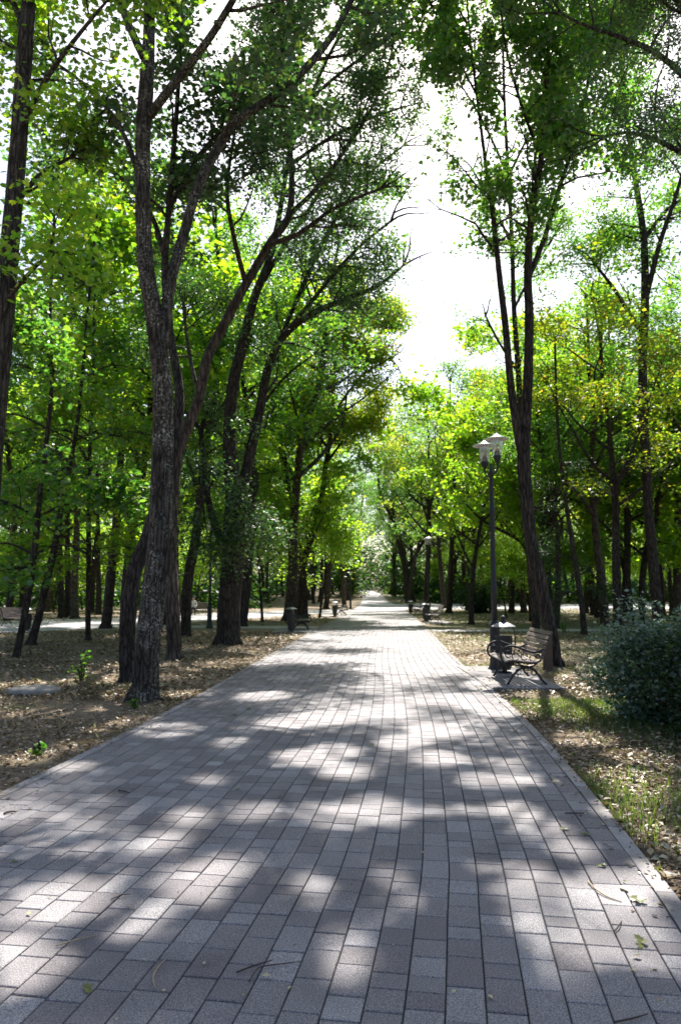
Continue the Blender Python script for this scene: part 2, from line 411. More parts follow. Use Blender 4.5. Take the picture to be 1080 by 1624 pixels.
def leaf_mesh(name, pos, size, rng, kind='oval', flat=.55, droop=.25):
    """pos (n,3), size (n,) -> mesh with one loose leaf per position"""
    v, f = TPL[kind]; n = len(pos)
    up = np.array([0,0,1.0]) + rng.normal(0, flat, (n,3)); up /= np.linalg.norm(up, axis=1)[:,None]
    a = rng.uniform(0, 2*np.pi, n); d = np.stack([np.cos(a), np.sin(a), -droop+rng.normal(0,.2,n)], 1)
    d -= up*np.sum(d*up, 1)[:,None]; d /= np.linalg.norm(d, axis=1)[:,None]+1e-9
    e = np.cross(up, d)
    Vx = (v[None,:,0,None]*d[:,None,:] + v[None,:,1,None]*e[:,None,:] + v[None,:,2,None]*up[:,None,:])*size[:,None,None] + pos[:,None,:]
    k = len(v); me = bpy.data.meshes.new(name)
    Vx = Vx.reshape(-1, 3).astype(np.float32)
    lens = np.array([len(q) for q in f]); idx = np.concatenate([np.array(q) for q in f])
    loops = (idx[None,:] + (np.arange(n)*k)[:,None]).ravel().astype(np.int32)
    tot = np.tile(lens, n).astype(np.int32); start = np.concatenate([[0], np.cumsum(tot)[:-1]]).astype(np.int32)
    me.vertices.add(len(Vx)); me.vertices.foreach_set('co', Vx.ravel())
    me.loops.add(len(loops)); me.loops.foreach_set('vertex_index', loops)
    me.polygons.add(len(tot)); me.polygons.foreach_set('loop_start', start); me.polygons.foreach_set('loop_total', tot)
    me.update(calc_edges=True); return me

def clearing(p):
    """the open lane of sky above the walk: no foliage hangs here"""
    x, y, z = p
    if y < 4.0: return True
    h = (z-EYE)/y
    lo = float(np.interp(h, [.25,.325,.42,.55,.63,.68], [.06,.07,.103,.09,.075,.10])) + .016*mnoise.noise(Vector((h*14, y*.4, 3)))
    hi = float(np.interp(h, [.25,.325,.42,.55,.63,.68], [.085,.13,.198,.150,.125,.10])) + .02*mnoise.noise(Vector((h*14, y*.4, 9)))
    return .25 < h < .68 and lo < x/y < hi

# ------------------------------------------------------------------ trees
def grow(mb, limbs, rng, spec, prune=True, origin=Vector()):
    """secondary branches and twigs on the limbs; returns the leaf clump centres"""
    cl = []; k, th = spec.get('hk', .62), spec.get('hole', -.10)     # leaf masses with open holes between them
    of = Vector((rng.uniform(0,50), rng.uniform(0,50), rng.uniform(0,50)))
    def keep(c, slack=0):
        if prune and clearing(c+origin): return False
        return mnoise.noise(c*k+of) + .35*mnoise.noise(c*k*2.3+of) > th-slack
    for (P, R, t0) in limbs:
        if t0 >= 1: continue
        P2, R2 = smooth(P, R, 4)
        Ls = [0]
        for i in range(1, len(P2)): Ls.append(Ls[-1]+(P2[i]-P2[i-1]).length)
        T = Ls[-1]; s = T*t0 + rng.uniform(0, spec['gap'])
        while s < T*1.001:
            i = min(max(1, int(np.searchsorted(Ls, s))), len(P2)-1)
            p = P2[i-1].lerp(P2[i], (s-Ls[i-1])/max(1e-6, Ls[i]-Ls[i-1])); tan = (P2[i]-P2[i-1]).normalized()
            fr = s/T
            rv = Vector((rng.normal(), rng.normal(), rng.normal()*.7)); rv = rv - tan*rv.dot(tan)
            if rv.length < 1e-3: rv = Vector((1,0,0))
            d = (rv.normalized() + tan*spec.get('fwd', .5) + Vector((0,0,spec.get('up', .2)))).normalized()
            L = spec['blen']*(1-.45*fr)*rng.uniform(.55, 1.15)
            if keep(p+d*L*.8, .06): branch(mb, p, d, L, min(R2[i]*.55, .018+L*.011), rng, spec, cl)
            s += spec['gap']*rng.uniform(.6, 1.4)
        for q in range(3):
            d = ((P2[-1]-P2[-2]).normalized() + Vector((rng.normal(), rng.normal(), rng.normal()))*.35).normalized()
            branch(mb, P2[-1], d, spec['blen']*.45, R2[-1], rng, spec, cl)
        cl = [c for c in cl if keep(c) or ((c-P2[-1]).length < spec['blen']*.6 and not (prune and clearing(c+origin)))]
    return cl
def branch(mb, p, d, L, r, rng, spec, cl):
    pts = [p]; q = p.copy(); dd = d.copy(); n = 5
    for i in range(n):
        dd = (dd + Vector((rng.normal()*.22, rng.normal()*.22, rng.normal()*.14 - spec.get('sag', 0)*.12))).normalized()
        q = q + dd*(L/n); pts.append(q.copy())
    mb.tube(pts, [r*(1-.85*k/n)+.003 for k in range(n+1)], 5, False)
    nt_ = max(2, int(round(L*spec.get('twigs', 2.2))))
    for j in range(nt_):
        t = rng.uniform(.25, 1.0)*n; i = min(int(t), n-1); b0 = pts[i].lerp(pts[i+1], t-i)
        td = (dd*.5 + Vector((rng.normal(), rng.normal(), rng.normal()*.45 - spec.get('sag', 0)*.3))).normalized()
        tl = rng.uniform(.3, .75)*spec.get('tw', 1.0)*min(1, L*.6+.3)
        b1 = b0 + td*tl*.5 + Vector((0,0,rng.normal()*.05)); b2 = b0 + td*tl
        mb.tube([b0, b1, b2], [.009, .006, .003], 4, False)
        cl.append(b1); cl.append(b2)
    cl.append(pts[-1])

# openings in the leaf roof that let a beam of sun down to a spot of the walk: (px, py, radius in m)
BEAMS = [(75,1425,.20),(115,1445,.20),(40,1470,.16),(15,1500,.2),(35,1545,.2),(90,1530,.12),(200,1478,.13),(235,1455,.12),(300,1400,.18),(345,1385,.2),(330,1425,.12),(250,1340,.18),(265,1160,.42),(300,1300,.2),(400,1290,.22),
 (470,1205,.35),(520,1195,.35),(545,1225,.3),(590,1285,.28),(500,1290,.2),(550,1300,.22),(620,1300,.2),(640,1180,.35),(700,1205,.3),(690,1160,.4),(610,1130,.5),(520,1140,.5),(450,1150,.35),
 (490,1410,.13),(505,1440,.1),(545,1500,.15),(560,1540,.14),(620,1395,.16),(640,1430,.14),(600,1460,.1),(845,1390,.2),(870,1420,.22),(905,1455,.22),(940,1490,.24),(985,1430,.22),(960,1400,.18),(890,1500,.2),(1010,1475,.2),(830,1460,.14),(800,1420,.14),(1040,1520,.2),(900,1560,.12),(760,1380,.12),
 (820,1290,.25),(860,1320,.25),(905,1350,.2),(770,1240,.25),(800,1215,.25),(740,1290,.15),(680,1290,.14),(840,1240,.2),(790,1130,.4),(730,1110,.5),(420,1105,.45),(360,1180,.25),(330,1240,.2),
 (960,1110,.6),(1010,1200,.35),(1040,1240,.3),(985,1230,.3),(1060,1330,.25),(120,1180,.3),(60,1130,.4),(180,1120,.3),(110,1220,.2),(300,1100,.4),(330,1060,.5),
 (100,1060,.6),(250,1045,.5),(40,1200,.3),(160,1150,.35),(200,1055,.5),(30,1085,.5),(900,1130,.5),(985,1085,.6),(1000,1290,.3),(1050,1400,.25),(930,1170,.4),(1025,1255,.35),(1060,1210,.3)]
BP = np.array([tuple(gpt(a, b)) for a, b, c in BEAMS]); BR = np.array([c for a, b, c in BEAMS])*.95
_ex = [(2.95,14.3,4.7,.9),(3.1,12.9,.5,1.0),(3.1,12.2,.4,.8),(3.9,11.3,0,.8),(4.6,13.5,0,.9),(3.3,16.5,0,.9),(4.4,18.5,0,1.2),(3.6,10.2,0,.6)]
BP = np.concatenate([BP, np.array([e[:3] for e in _ex])]); BR = np.concatenate([BR, np.array([e[3] for e in _ex])])
SD = np.array(tuple(sdir))
def unlit(P):
    k = np.ones(len(P), bool)
    for b, r_ in zip(BP, BR):
        v = P - b; t = v @ SD; d2 = np.sum(v*v, 1) - t*t
        k &= d2 > r_*r_
    return k
def leaves_from(cl, rng, spec, name='crown', origin=None):
    C = np.array([tuple(c) for c in cl]); n = len(C)
    cnt = rng.poisson(spec['lpc'], n); idx = np.repeat(np.arange(n), cnt)
    pos = C[idx] + rng.normal(0, 1, (len(idx),3))*np.array([1,1,.62])*spec['cr']
    if origin is not None: pos = pos[unlit(pos + np.array(tuple(origin)))]
    size = spec['leaf']*rng.uniform(.6, 1.25, len(pos))
    return leaf_mesh(name, pos, size, rng, spec.get('kind','oval'), spec.get('flat',.55), spec.get('droop',.25))

def px_limb(Y, pts, t0):
    """pts: (px, py, width_px, depth offset) -> world polyline"""
    P, R = [], []
    for (px, py, w, dy) in pts:
        y = Y+dy; P.append(at(px, py, y)); R.append(w*.5*y/F_PX)
    return (P, R, t0)

def finish_tree(root, base, limbs, rng, bm, lm, spec, flare=True, prune=True, sides=14):
    mb = MB(); pr_ = random.Random(int(rng.integers(1e6)))
    L2 = [([p-base for p in P], R, t0) for P, R, t0 in limbs]
    for i, (P, R, t0) in enumerate(L2):
        P, R = list(P), list(R)
        if i == 0 and flare:
            P = [P[0]+Vector((0,0,-.12))] + P; R = [R[0]*1.1] + [R[0]*1.02] + R[1:]
        mb.tube(P, R, sides if i == 0 else max(7, sides-5), True, 6, .075, pr_)
        if i == 0 and flare:             # root buttresses at the foot
            for k in range(5):
                a = k*1.257+pr_.uniform(-.3,.3); r = R[1]
                mb.tube([P[1]+Vector((math.cos(a)*r*.35, math.sin(a)*r*.35, .42*r*3)), P[1]+Vector((math.cos(a)*r*.95, math.sin(a)*r*.95, .08)), P[1]+Vector((math.cos(a)*r*1.4, math.sin(a)*r*1.4, -.07))], [r*.38, r*.32, r*.14], 7, True, 3)
    cl = grow(mb, L2, rng, spec, prune, Vector(root.location))
    mb.build('trunk', bm, root, True)
    if cl: link('crown', leaves_from(cl, rng, spec, 'crown', base if prune else None), lm, root)
    return root

def hero(name, label, basepx, trunk, limbs, bm, lm, spec, seed, t0=.4, group=None, bx=None, flare=True):
    """tree whose foot stands at a measured spot of the ground"""
    base = gpt(*basepx) if bx is None else Vector(bx); base.z = 0
    Y = base.y; rng = np.random.default_rng(seed)
    LL = [px_limb(Y, trunk, t0)]
    LL[0][0][0] = base + Vector((0,0,-.02))
    for lb, lt in limbs: LL.append(px_limb(Y, lb, lt))
    root = empty(name, base); tag(root, label, 'tree', group)
    return finish_tree(root, base, LL, rng, bm, lm, spec, flare)

S_BIG = dict(gap=.36, blen=2.4, lpc=42, cr=.23, leaf=.112, kind='maple', twigs=2.4, up=.25, fwd=.5)
S_OVAL = dict(gap=.36, blen=2.4, lpc=50, cr=.25, leaf=.105, kind='oval', twigs=2.4, up=.2, fwd=.5)
S_ASH = dict(gap=.34, blen=2.3, lpc=13, cr=.27, leaf=.26, kind='spray', twigs=2.4, up=.15, fwd=.5, sag=.5, droop=.5)
def sp(base, **k): d = dict(base); d.update(k); return d

# --- left of the walk
hero('maple_tree', 'tall tree with pale flecked bark nearest the walk on the left, forking high up', (227,1110),
  [(227,1110,42,0),(233,1030,38,0),(247,920,40,.1),(257,820,37,.15),(259,700,34,.2),(257,600,31,.2),(247,520,29,.2),(234,440,26,.1),(227,340,25,0),(226,240,25,0),(231,150,25,0),(236,50,20,.2),(238,-80,16,.4),(228,-260,11,.6),(225,-450,6,.8)],
  [([(255,570,20,.2),(268,460,19,.2),(288,385,18,.3),(312,300,17,.3),(342,240,16,.5),(378,190,15,.6),(440,148,14,.8),(500,90,13,1.0),(545,25,11,1.2),(590,-80,9,1.4),(640,-200,6,1.6)], .35),
   ([(231,190,16,0),(262,150,15,-.2),(308,92,14,-.4),(345,40,13,-.6),(385,-30,11,-.8),(450,-160,8,-.9),(520,-300,5,-1)], .25),
   ([(228,90,15,0),(205,40,13,.3),(185,-10,11,.5),(150,-120,8,.8),(110,-250,5,1)], .2),
   ([(228,300,12,0),(190,200,8,.4),(130,130,6,.9),(60,80,4,1.2)], .3),
   ([(236,20,14,0),(300,-80,11,1.2),(380,-170,9,2.4),(480,-240,6,3.5)], .2),
   ([(238,-60,12,0),(270,-200,9,1.5),(330,-330,7,3),(420,-420,4,4)], .2)],
  B_FLECK, L_DEEP, sp(S_BIG, lpc=44), 11, .62)
hero('leaning_tree', 'dark tree half hidden behind the pale flecked trunk, its base bending right', (205,1082),
  [(205,1082,27,0),(202,1020,25,.1),(205,960,25,.1),(214,905,24,.2),(232,858,23,.3),(250,800,21,.4),(266,740,19,.4),(280,690,17,.6),(284,620,15,.8),(272,540,13,1),(262,430,12,1.3),(268,330,10,1.6),(280,180,8,2),(290,0,5,2.3)],
  [([(266,430,9,1.3),(240,340,8,2),(190,280,6,2.6),(120,250,4,3)], .25),
   ([(268,330,9,1.6),(320,240,7,2.2),(370,190,5,3)], .25)],
  B_DARK, L_DEEP, sp(S_BIG, lpc=36), 12, .62)
hero('leaning_tree', 'reddish ridged trunk just right of the pale flecked trunk, arching over to the right', (278,1045),
  [(278,1045,23,0),(273,960,21,0),(271,880,20,.1),(273,800,19,.2),(280,730,18,.3),(297,680,17,.4),(316,630,17,.5),(330,565,16,.6),(362,502,16,.8),(390,450,15,1),(428,385,14,1.2),(458,340,12,1.4),(462,260,9,1.6),(452,180,7,1.9),(445,60,5,2.2),(455,-60,4,2.4)],
  [([(458,340,9,1.4),(500,300,8,1.8),(545,240,7,2.2),(590,170,5,2.6),(620,90,4,3)], .2),
   ([(390,450,9,1),(372,380,8,.4),(360,300,7,0),(372,210,5,-.4)], .3),
   ([(428,385,9,1.2),(470,372,8,.6),(530,330,6,.2),(600,300,4,-.2)], .3),
   ([(446,80,6,2.2),(500,-40,5,2),(580,-130,4,1.8),(680,-190,3,1.6)], .15),
   ([(453,200,7,1.8),(510,140,6,1.5),(580,85,5,1.2),(640,40,4,1),(695,-5,3,.8)], .15),
   ([(462,260,7,1.6),(520,220,6,1.9),(580,190,5,2.3),(635,170,3,2.6)], .2),
   ([(316,630,7,.5),(300,560,6,1),(290,480,4,1.6)], .4)],
  B_BROWN, L_DEEP, sp(S_OVAL, leaf=.105, lpc=54, blen=2.7, gap=.30, hole=-.2), 13, .55)
hero('forked_tree', 'stout dark trunk on the left forking low, long limbs arching over the walk', (361,1022),
  [(361,1022,37,0),(364,950,35,0),(370,880,35,0),(372,830,34,0),(371,780,28,0),(366,730,24,.1),(364,680,21,.2),(370,610,19,.3),(386,540,17,.5),(404,470,14,.8),(430,400,11,1),(450,300,8,1.3),(466,180,6,1.6),(480,20,5,2),(490,-140,3,2.3)],
  [([(374,820,22,0),(392,740,18,.3),(410,660,16,.5),(424,590,14,.7),(448,535,13,.9),(490,500,11,1.1),(545,475,9,1.3),(600,452,7,1.5),(640,420,4,1.7)], .35),
   ([(364,880,15,0),(348,850,13,.3),(335,815,11,.6),(325,760,9,.9),(318,680,7,1.3)], .5),
   ([(424,590,9,.7),(452,520,8,1.6),(490,430,7,2.2),(530,350,6,2.8),(580,280,5,3.4),(640,230,3,3.8)], .3),
   ([(448,535,8,.9),(500,470,7,.2),(560,400,5,-.5),(620,350,4,-1)], .3),
   ([(460,240,7,1.4),(520,90,6,1.8),(600,-40,5,2.2),(680,-130,4,2.6),(760,-190,2.5,3)], .15),
   ([(404,470,9,.8),(450,390,7,1.6),(510,300,6,2.2),(560,210,5,2.8),(600,120,3,3.3)], .3),
   ([(368,770,5,0),(385,800,4,-.5),(400,830,3,-.8)], .1), ([(366,740,5,0),(340,760,4,-.4),(322,800,3,-.6)], .1)],
  B_DARK, L_DEEP, sp(S_OVAL, leaf=.115, lpc=54, blen=2.9, cr=.30, gap=.30, hole=-.2), 14, .5)
hero('slender_tree', 'dark leaning trunk on the left rooted between the reddish trunk and the stout fork', (294,1009),
  [(294,1009,16,0),(296,946,16,0),(303,890,16,.2),(311,850,15,.4),(317,790,13,.6),(328,700,11,1),(345,600,9,1.4),(350,480,7,1.6),(342,360,5,1.8)],
  [([(317,790,8,.6),(290,700,6,1.2),(270,620,4,1.7)], .3), ([(328,700,8,1),(370,610,6,1.7),(400,530,4,2.4)], .3),([(345,600,7,1.4),(310,500,5,2),(290,420,3,2.6)], .3)],
  B_DARK, L_MID, sp(S_OVAL, leaf=.14, lpc=46, blen=2.8, cr=.34, gap=.45), 15, .45)
hero('edge_tree', 'big grey trunk cut by the left edge of the picture, leaning right as it rises', None,
  [(-38,1170,40,0),(-30,1000,36,0),(-18,800,33,0),(-3,620,31,0),(8,480,30,0),(20,340,29,0),(30,210,28,0),(42,60,26,0),(52,-100,20,0),(60,-300,12,0),(64,-450,6,0)],
  [([(30,210,12,0),(70,130,9,-.4),(120,60,7,-.8),(170,0,4,-1)], .1), ([(20,330,10,0),(60,280,8,.8),(110,250,5,1.6)], .1),
   ([(42,60,12,0),(10,-20,9,.5),(-40,-80,5,1)], .1), ([(46,0,12,0),(110,-120,10,.5),(190,-250,6,1.2)], .1),
   ([(8,480,9,0),(40,440,7,-.8),(80,400,5,-1.5)], .1)],
  B_GREY, L_BRIGHT, sp(S_BIG, leaf=.085, lpc=44, blen=1.5), 16, .55, bx=gpt(-38,1120), flare=False)
# low maples at the left
for (lab, bp, tr, lm, sd) in (
  ('black stemmed maple leaning right, leftmost small tree before the side path', (26,1042),
   [(26,1042,11,0),(37,988,11,0),(46,935,11,0),(54,880,10,0),(60,820,9,0),(66,760,8,0),(76,680,7,.1),(82,600,6,.2),(80,480,5,.3),(86,360,4,.5),(84,250,3,.6)], L_MID, 21),
  ('second black stemmed maple from the left, leaning right before the side path', (49,1022),
   [(49,1022,14,0),(62,975,12,0),(75,918,12,0),(86,870,10,.1),(100,790,8,.2),(118,700,6,.3),(130,600,5,.4),(138,500,4,.5),(150,390,3.5,.6),(158,280,3,.7)], L_MID, 22),
  ('straight thin black stemmed tree standing alone on the left lawn', (140,1015),
   [(140,1015,8.5,0),(140,950,8,0),(140.5,880,8,0),(141,800,7,0),(143,700,6,0),(148,600,5,0),(150,480,4,0),(160,350,3,0)], L_BRIGHT, 23)):
  Yb = gpt(*bp).y
  lb = []
  rr = random.Random(sd)
  for k in range(14):
      t = rr.uniform(.30, .92); i = int(t*(len(tr)-1)); x, y, w, d = tr[i]
      sg = rr.choice((-1,1)); ln = rr.uniform(70,130)*18/Yb
      lb.append(([(x,y,w*.5,d),(x+sg*ln*.5,y-ln*.22,w*.35,d+rr.uniform(-.8,.3)),(x+sg*ln,y-ln*.15,w*.2,d+rr.uniform(-1.6,.8))], .2))
  hero('maple_tree', lab, bp, tr, lb, B_DARK, lm, sp(S_BIG, leaf=.15, lpc=24, blen=2.0, gap=.38, cr=.34, hole=.05), sd, .45)

# --- right of the walk
hero('twin_stemmed_tree', 'dark tree behind the near bench, splitting into two tall stems above the lamp', (880,1056),
  [(882,1056,23.22,0),(872,1000,21.5,0),(857,925,20.64,0),(843,868,19.78,0),(835,790,19.78,0),(830,735,20.64,0),(835,660,16.34,0),(838,580,15.48,0),(840,500,14.62,0),(837,425,12.9,0),(844,330,11.18,0),(858,250,9.46,0),(866,150,7.74,0),(872,20,6.02,0),(880,-150,4.3,0)],
  [([(830,740,13.76,0),(818,670,12.9,-.1),(808,590,12.04,-.1),(800,500,11.18,-.2),(791,425,9.46,-.2),(780,325,7.74,-.2),(771,265,6.02,-.2),(756,150,5.16,-.2),(744,40,3.44,-.2),(735,-90,2.58,-.2)], .38),
   ([(838,440,9.46,0),(864,375,8.6,.3),(886,300,7.74,.5),(910,226,6.02,.8),(935,120,4.3,1),(960,0,3.44,1.2)], .3),
   ([(858,250,6.02,0),(825,160,5.16,-.8),(800,60,4.3,-1.5),(790,-60,2.58,-2)], .2),
   ([(756,150,4.3,-.2),(720,80,3.44,-.5),(690,20,2.58,-.8)], .2),
   ([(872,20,6.88,0),(810,-90,6.02,.8),(720,-190,5.16,1.6),(610,-270,3.44,2.6),(520,-330,2.58,3.4)], .15),
   ([(744,40,3.4,-.2),(715,-5,3,0),(685,-50,2.6,.3),(650,-90,2,.6)], .1),
   ([(876,-60,6.02,0),(850,-200,5.16,-1),(790,-330,3.44,-2),(720,-440,2.58,-3)], .15)],
  B_DARK, L_MID, sp(S_BIG, leaf=.105, lpc=62, blen=2.2, gap=.28, cr=.28, hole=-.22), 31, .5)
hero('added_shade_tree', 'slim tree added for shade, half hidden behind the leaning trunk of the twin stemmed tree', (851,1007),  # added tree, its crown throws shade on the right side of the walk
  [(851,1007,12,0),(846,940,11,0),(838,860,11,0),(832,780,10,0),(828,690,10,0),(822,590,9,0),(815,490,8,0),(812,390,7,0),(806,280,6,0),(800,160,5,0),(796,20,4,0),(790,-80,3,0)],
  [([(822,590,5,0),(790,540,4,1),(770,500,3,2)], .3),([(815,490,5,0),(850,420,4,.8),(880,370,3,1.5)], .2),([(812,390,5,0),(780,320,4,-1),(750,270,3,-2)], .25),
   ([(806,280,5,0),(770,200,4,1),(735,140,3,2)], .2),([(806,280,5,0),(850,190,4,-1),(890,120,3,-2)], .2),([(800,160,4.5,0),(750,80,4,-1),(700,20,3,-2),(650,-20,2,-3)], .15),([(796,20,4,0),(740,-50,3,1),(690,-100,2,2)], .15)],
  B_DARK, L_MID, sp(S_OVAL, leaf=.13, lpc=40, blen=2.4, cr=.32, gap=.42), 39, .5)
hero('tall_tree', 'tall dark stem behind the grey green shrub at the right, rising past a leafy maple', None,
  [(1046,1010,17,0),(1042,960,16,0),(1035,880,16,0),(1029,810,15,0),(1024,730,15,0),(1020,650,14,0),(1019,560,14,0),(1023,480,13,0),(1021,380,11,0),(1007,280,9,0),(995,190,8,0),(985,80,6,0),(980,-60,4,0)],
  [([(1020,530,9,0),(1000,500,8,.4),(975,460,6,.8),(945,420,4,1.2)], .3), ([(1023,480,9,0),(1045,390,8,-.4),(1075,300,6,-.9),(1100,200,4,-1.2)], .3),
   ([(1021,380,8,0),(1060,330,6,.8),(1110,300,4,1.4)], .2), ([(1007,280,7,0),(960,220,5,.7),(920,190,3,1.2)], .2)],
  B_DARK, L_MID, sp(S_OVAL, leaf=.13, lpc=52, blen=2.7, cr=.36), 32, .55, bx=gpt(1046,1010))
hero('overhanging_tree', 'feathery leaved tree whose boughs reach in from outside the top right corner', None,
  [(1215,1130,40,0),(1205,900,34,0),(1190,600,30,0),(1175,350,26,0),(1160,150,22,0),(1150,-50,17,0),(1140,-300,10,0),(1135,-450,5,0)],
  [([(1170,260,15,0),(1110,150,12,.1),(1050,90,10,.2),(990,60,8,.3),(930,40,5,.4),(890,20,3,.5)], .15),
   ([(1160,150,14,0),(1090,20,11,.6),(1020,-60,9,1.1),(950,-110,7,1.6),(870,-150,4,2)], .1),
   ([(1175,350,13,0),(1120,270,10,-.2),(1060,230,8,-.3),(1000,210,6,-.4),(960,215,3,-.5)], .15),
   ([(1150,-50,14,0),(1050,-200,11,.6),(930,-300,9,1.2),(820,-340,6,1.8)], .1),
   ([(1150,-50,12,0),(1060,-160,10,2),(980,-200,8,4),(880,-220,5,6)], .1)],
  B_GREY, L_DEEP, sp(S_ASH, leaf=.20, lpc=36, blen=2.1, gap=.25, hole=-.16), 33, .6, bx=gpt(1215,1130), flare=False)
hero('conifer', 'thin leaning conifer with drooping soft needles behind the bench on the right', (927,1006),
  [(927,1006,10,0),(923,965,9,0),(917,920,9,0),(909,870,8,0),(901,820,7,0),(893,770,6,0),(886,700,5,0),(882,620,4,0),(880,540,3,0)],
  [([(920,945,3,0),(895,940,2.5,-.3),(880,965,2,-.5)], .1),([(912,890,3,0),(890,880,2.5,.3),(872,905,2,.6)], .1),([(903,830,3,0),(880,830,2.5,-.3),(866,860,2,-.6)], .1),
   ([(916,915,3,0),(935,905,2.5,.3),(950,925,2,.5)], .1),([(895,780,3,0),(870,775,2.5,-.2),(855,800,2,-.5)], .1),([(890,740,3,0),(915,735,2.5,-.2),(930,760,2,-.5)], .1)],
  B_GREY, L_DARK, sp(S_OVAL, kind='lance', leaf=.16, lpc=18, blen=.9, gap=.5, cr=.2, sag=1.0, droop=.9), 34, .4)
hero('maple_tree', 'bright yellow green maple at the right, its lit leaves left of the tall stem', (1000,984),
  [(1003,986,11,0),(996,930,10,0),(984,870,9,0),(972,800,8,0),(965,730,7,0),(960,650,6,0),(955,560,5,0),(952,480,4,0)],
  [([(984,870,5,0),(940,810,4,-1.5),(890,785,3,-2.8)], .15),([(980,850,5,0),(1025,800,4,-1),(1065,780,3,-2)], .15),([(972,800,5,0),(925,740,4,-1),(880,725,3,-1.8)], .15),
   ([(970,780,5,0),(1010,720,4,-1.5),(1055,690,3,-2.8)], .15),([(965,730,5,0),(925,670,4,.6),(890,650,3,1.4)], .15),([(962,680,5,0),(1005,630,4,.5),(1045,610,3,1)], .15),
   ([(960,650,4,0),(915,600,3.5,-.8),(880,570,3,-1.5)], .15),([(988,890,4,0),(1040,860,3.5,-2),(1075,870,3,-3.4)], .15),([(986,880,4,0),(930,870,3.5,-2.4),(885,880,3,-4.2)], .2)],
  B_DARK, L_BRIGHT, sp(S_BIG, leaf=.20, lpc=34, blen=2.1, gap=.42, cr=.44), 35, .4)
hero('yellow_tree', 'slim leaning tree with a yellowing crown beyond the left bin', (470,980),
  [(470,980,9,0),(478,920,9,0),(487,870,9,0),(498,830,8,0),(508,795,8,0),(517,735,8,0),(524,690,7,0),(529,620,6,0),(533,540,5,0),(538,470,4,0)],
  [([(517,735,5,0),(560,680,4,1),(600,650,3,2)], .2),([(520,710,5,0),(480,660,4,-1),(450,620,3,-2)], .2),([(526,660,5,0),(570,600,4,-1),(615,570,3,-2)], .2),
   ([(529,620,5,0),(490,570,4,1),(460,530,3,2)], .2),([(531,580,4,0),(575,530,3.5,1.5),(610,500,3,2.5)], .2)],
  B_DARK, L_AUTUMN, sp(S_OVAL, leaf=.24, lpc=70, blen=3.4, gap=.55, cr=.6, hk=.4), 36, .5)
hero('gnarled_tree', 'far crooked tree left of the second lamp with twisting bare lower limbs', None,
  [(648,952,11,0),(645,920,10,0),(640,895,9,0),(632,860,8,0),(626,840,7,0),(616,815,6,0),(604,790,5,0),(600,760,4,0),(612,735,3,0)],
  [([(630,850,7,0),(652,820,6,0),(672,800,5,-1),(690,770,4,-2),(700,740,3,-2.5)], .5),([(626,840,6,0),(622,790,5,2),(636,750,4,3),(630,700,3,4)], .5),
   ([(645,905,6,0),(668,870,5,-1),(680,830,4,-2),(668,790,3,-3)], .5)],
  B_DARK, L_MID, sp(S_OVAL, leaf=.3, lpc=60, blen=4.0, gap=.8, cr=.8, hk=.3), 37, .65, bx=(8.9,92,rise(92)))
for o in bpy.data.objects:
    if o.name.startswith('gnarled_tree'): o.location.z = rise(92)

# --- generic trees of the park: prototypes with a skeleton of their own, then copies
def proto(name, cat_label, H, r, clear, nl, lean, bm, lm, spec, seed, spread=.34):
    rng = np.random.default_rng(seed); P = []; R = []; p = Vector((0,0,0)); d = Vector((lean*math.cos(seed), lean*math.sin(seed), 1)).normalized()
    n = 8
    for i in range(n+1):
        P.append(p.copy()); R.append(r*(1-.78*i/n))
        d = (d + Vector((rng.normal()*.07, rng.normal()*.07, .06))).normalized(); p = p + d*(H*.86/n)
    limbs = [(P, R, max(.3, clear+.15))]
    for k in range(nl):
        t = clear + (0.92-clear)*(k+.5)/nl + rng.normal()*.03; t = min(max(t, .1), .95)
        i = min(int(t*n), n-1); b0 = P[i].lerp(P[i+1], t*n-i); a = k*2.4 + rng.normal()*.4
        L = H*spread*(1.15-.75*t)*rng.uniform(.75,1.2); r0 = r*(1-.78*t)*.6
        d1 = Vector((math.cos(a), math.sin(a), rng.uniform(.35,.9))).normalized(); q = b0.copy(); lp = [q.copy()]; lr = [r0]
        for j in range(4):
            d1 = (d1 + Vector((rng.normal()*.16, rng.normal()*.16, .10+rng.normal()*.1))).normalized(); q = q + d1*(L/4); lp.append(q.copy()); lr.append(r0*(1-.2*(j+1)))
        limbs.append((lp, lr, .25))
    root = empty(name, (0,0,0)); tag(root, cat_label, 'tree')
    return finish_tree(root, Vector(), limbs, rng, bm, lm, spec, True, False, 10)
SP_T = dict(gap=.62, blen=2.9, lpc=30, cr=.38, leaf=.20, hk=.45, hole=.02, kind='oval', twigs=1.7, up=.2, fwd=.5, tw=1.5)
PROTOS = {
 'green': proto('park_tree', 'x', 21, .24, .30, 14, .05, B_DARK, L_MID, SP_T, 101),
 'deep':  proto('park_tree', 'x', 22, .28, .30, 15, .06, B_BROWN, L_MID, SP_T, 102),
 'bright':proto('park_tree', 'x', 17, .19, .2, 14, .10, B_DARK, L_BRIGHT, sp(SP_T, kind='maple', leaf=.22, lpc=26), 103),
 'autumn':proto('park_tree', 'x', 19, .22, .28, 13, .12, B_DARK, L_AUTUMN, SP_T, 104),
 'lean':  proto('park_tree', 'x', 18, .17, .36, 11, .22, B_DARK, L_BRIGHT, SP_T, 105),
 'low':   proto('young_tree', 'x', 6.5, .07, .16, 12, .08, B_DARK, L_BRIGHT, sp(SP_T, gap=.4, blen=1.4, leaf=.17, cr=.34, lpc=34), 106, .36),
}
used = set()
